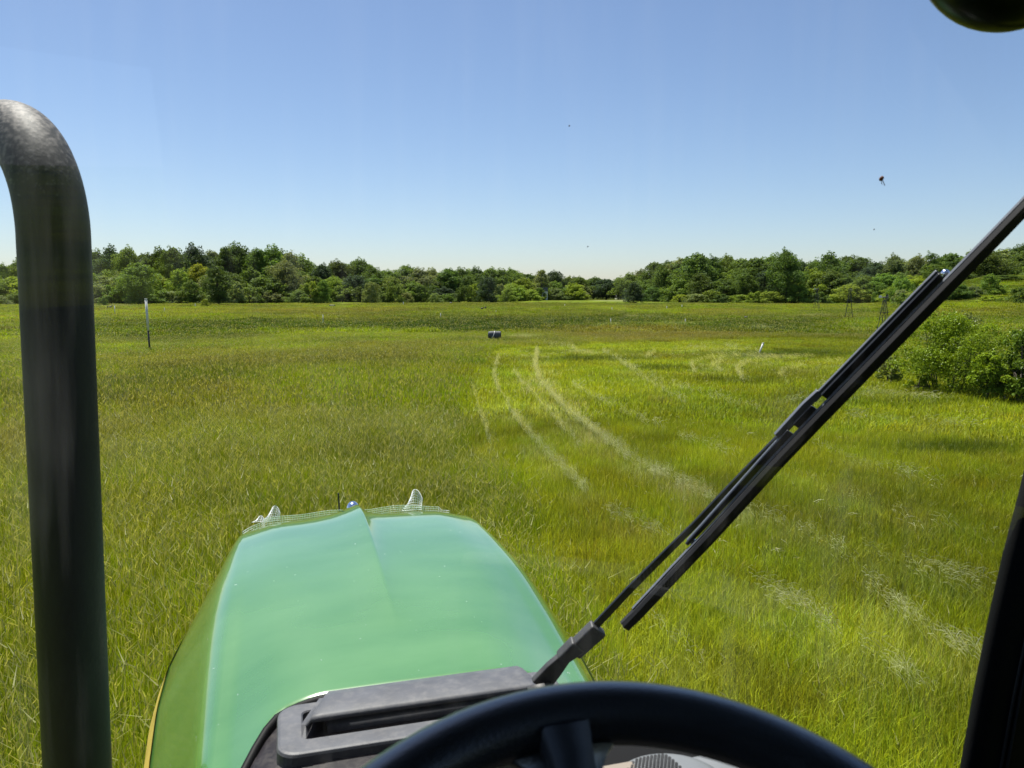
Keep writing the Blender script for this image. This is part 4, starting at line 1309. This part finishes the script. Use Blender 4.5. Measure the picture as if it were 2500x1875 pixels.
strip('cab_post', [(.004, -.006), (0, 0), (.004, .012), (.03, .03), (.30, .03), (.30, -.06), (.12, -.035), (.05, -.020), (.02, -.012)], M_trim)
strip('post_piping', [(.038, -.018), (.0405, -.0205), (.043, -.018), (.0405, -.015)], M_seam)
strip('post_piping', [(.046, -.0205), (.0475, -.0235), (.050, -.0215), (.0475, -.018)], M_seam)
# roof above the frame keeps the sun off the wheel, as in any cab
mb = MB(); mb.box((.17, .08, EYE + .60), (.92, .90, .05)); mb.build('cab_roof', M_paint, tractor, bevel=.03)
mb = MB(); mb.box((.17, .07, EYE + .535), (.88, .86, .012)); mb.build('roof_lining', M_trim, tractor)
mb = MB(); mb.box((.17, -.80, EYE - .20), (.92, .03, .78)); mb.box((-.78, .04, EYE - .66), (.02, .86, .44)); mb.box((1.07, -.08, EYE - .70), (.02, .70, .40)); mb.box((.15, .10, EYE - 1.12), (.92, .92, .02))
mb.build('unseen_cab_shell', M_trim, tractor)  # unseen walls and floor added to darken the cab and its glass reflections
MB().box((.15, -.52, EYE - .45), (.26, .07, .38)).build('seat_backrest', M_trim, tractor, bevel=.05)
# round mirror hanging at the upper right
mc = cabpt(2462, -150, .62)
Mx = Matrix.Rotation(R(-20), 3, 'Z')
M_mir = plain('dark_mirror_shell', (.006, .011, .005), .28, spec=.45, var=.5, scale=25)
mirror = MB().ball(mc, (.083, .045, .083), 36, 24, Mx).build('mirror', M_mir, tractor, sm=True)
MB().tube([mc + Vector((0, 0, .07)), mc + Vector((.02, .1, .30))], .008, 10).build('mirror_stem', M_black, mirror, sm=True)

# steering wheel ---------------------------------------------------------------
CW = Vector((.145, .229, EYE - .360)); TL = .568; RW, rw = .213, .0178
ct, st_ = math.cos(TL), math.sin(TL)


def wl(x, y, z=0): return CW + Vector((x, y * ct - z * st_, y * st_ + z * ct))


na_, nb_ = 120, 20
vs = [wl((RW + rw * 1.0 * math.cos(b)) * math.cos(a), (RW + rw * math.cos(b)) * math.sin(a), rw * math.sin(b)) for a in np.linspace(0, 2 * math.pi, na_, endpoint=False) for b in np.linspace(0, 2 * math.pi, nb_, endpoint=False)]
fs = [(i * nb_ + j, ((i + 1) % na_) * nb_ + j, ((i + 1) % na_) * nb_ + (j + 1) % nb_, i * nb_ + (j + 1) % nb_) for i in range(na_) for j in range(nb_)]
wheel = link('steering_wheel', mesh('steering_wheel', vs, fs, M_wheel, True), tractor)


def spoke(ang, name='spoke'):
    a = R(ang); d = (math.cos(a), math.sin(a)); e_ = (-d[1], d[0]); rows = []
    for q, hw, z in [(.03, .030, -.040), (.08, .018, -.034), (.12, .0125, -.022), (.150, .012, -.008), (.172, .0125, .003), (.186, .0135, .008), (.200, .016, .010)]:
        rows.append([wl(d[0] * q + e_[0] * w_ * hw, d[1] * q + e_[1] * w_ * hw, z + t_) for w_, t_ in ((-1, -.006), (-.8, .007), (.8, .007), (1, -.006), (.8, -.010), (-.8, -.010))])
    web = []
    for q, hw in ((.160, .0135), (.176, .016), (.188, .024), (.198, .036)):
        web.append([wl(d[0] * q + e_[0] * w_ * hw, d[1] * q + e_[1] * w_ * hw, -.004 + t_) for w_, t_ in ((-1, -.005), (-1, .003), (1, .003), (1, -.005))])
    wv = [p for r_ in web for p in r_]
    link('spoke_web', mesh('spoke_web', wv, [(i * 4 + k, i * 4 + (k + 1) % 4, i * 4 + 4 + (k + 1) % 4, i * 4 + 4 + k) for i in range(3) for k in range(4)], M_wheel, True), wheel)
    vs = [p for r_ in rows for p in r_]
    fs = [(i * 6 + k, i * 6 + (k + 1) % 6, i * 6 + 6 + (k + 1) % 6, i * 6 + 6 + k) for i in range(len(rows) - 1) for k in range(6)]
    return link(name, mesh(name, vs, fs, M_spoke_lit, True), wheel)


for a in (90.5, 210.5, 330.5): spoke(a)
vs, fs = loft([[wl(r_ * math.cos(a), r_ * math.sin(a), z) for a in np.linspace(0, 2 * math.pi, 32, endpoint=False)] for r_, z in ((.055, -.09), (.062, -.05), (.055, -.03), (.03, -.026))])
link('hub', mesh('hub', vs, fs, M_wheel, True), wheel)
MB().tube([wl(0, 0, -.06), wl(0, 0, -.45)], .035, 20).build('steering_column', M_dark, tractor, sm=True)

# dashboard console behind the wheel -------------------------------------------
mb = MB(); mb.box((.425, .940, EYE - .70), (.155, .100, .085)); mb.build('instrument_console', M_trim, tractor, bevel=.03)


def dash_pt(px, py, z): 
    d = to_t(ray(px, py)); t = (z - EYE) / d.z; return Vector((d.x * t, d.y * t, z))


# perforated silver shield and its plain side, seen under the rim on the right
zd = EYE - .60
c = dash_pt(1640, 1915, zd)

mb = MB(); rows = []
for q in (.0, .6, .85, 1.0, 1.04):
    rows.append([c + Vector((.070 * q * math.cos(a), .065 * q * math.sin(a), .012 * (1 - q * q) - (.05 if q > 1.02 else 0))) for a in np.linspace(0, 2 * math.pi, 40, endpoint=False)])
vs, fs = loft(rows[::-1]); shield = link('heat_shield', mesh('heat_shield', vs, fs, M_silver, True), tractor)
mb = MB()
for i in range(-16, 17):
    for j in range(-12, 13):
        x = (i + (j % 2) * .5) * .0052; y = j * .0046; q = math.hypot(x / .070, y / .065)
        if q > .9 or x > .02: continue
        mb.box(c + Vector((x, y, .0125 * (1 - q * q) + .0004)), (.0014, .0014, .0008))
hs = mb.build('perforation', M_dark, shield); hs['kind'] = 'stuff'
c2 = dash_pt(1710, 1900, zd - .004)
MB().box(c2 + Vector((.03, -.01, -.02)), (.055, .06, .02)).build('side_panel', M_silver, tractor, bevel=.01)
c3 = dash_pt(1790, 1890, zd - .012)
MB().box(c3 + Vector((.0, -.01, -.02)), (.012, .05, .02)).build('rusty_bracket', M_rust, tractor, bevel=.004)
c4 = dash_pt(1850, 1895, zd - .016)
MB().box(c4 + Vector((.02, -.01, -.02)), (.035, .05, .02)).build('green_panel', M_paint, tractor, bevel=.008)
c5 = dash_pt(1400, 1895, EYE - .595)
MB().box(c5 + Vector((.0, -.012, -.006)), (.085, .024, .006)).build('dash_tray', M_beige, tractor, bevel=.004)

# ------------------------------------------------------------------ netting hung over the grille
net = empty('garden_netting', tuple(Vector((HC * cs_ - 3.06 * sn_, HC * sn_ + 3.06 * cs_, EYE - 1.2))), PSI)
tag(net, 'white plastic netting draped over the tractor nose, two loops sticking up', 'netting')
def net_sheet(name, fn, nu_, nv_, r_=.00085):
    mb = MB()
    for i in range(nu_ + 1): mb.tube([fn(i / nu_, j / nv_) for j in range(nv_ + 1)], r_, 3, cap=False)
    for j in range(nv_ + 1): mb.tube([fn(i / nu_, j / nv_) for i in range(nu_ + 1)], r_, 3, cap=False)
    return mb.build(name, M_net, net)


Z0 = 1.2
def front(a, b):
    u = -.40 + .76 * a; du = u
    zz = -hood_z(min(.36, abs(du)) * (1 if du > 0 else -1), 3.0) + EYE
    hz = hood_z(.3, 3.0)
    v = (3.05 - 3.06) - (.22 - math.sqrt(max(0, .0484 - max(0, abs(du) - .2) ** 2))) * 1.1
    top = .038 + .004 * math.sin(a * 19) - .012 * (abs(du) > .33)
    z = hz + top - .34 * b - (EYE - 1.2)
    return (u, v + .018 * math.sin(b * 3.1) - .035 * (1 - b) ** 6, z)


net_sheet('net_panel', front, 84, 36, .0011)


def ear(u0, u1, h, lean, seed):
    def fn(a, b):
        wv = 1 - abs(2 * a - 1) ** 2.6 * .38
        x = u0 + (u1 - u0) * (a + (1 - a) * .42 * b ** .8) + lean * b
        return (x, -.02 + .04 * math.sin(a * 3.1) * b - .02 * b, hood_z(.3, 3.0) + .012 + h * b * (wv if b > .5 else 1 + (wv - 1) * 2 * b) - (EYE - 1.2))
    return fn


net_sheet('net_loop', ear(  .188, .268, .078, .0, 1), 8, 8, .0012)
net_sheet('net_loop', ear(-.340, -.278, .052, .006, 2), 7, 6, .0012)
net_sheet('net_loop', ear(-.375, -.330, .018, .0, 3), 6, 3, .0012)
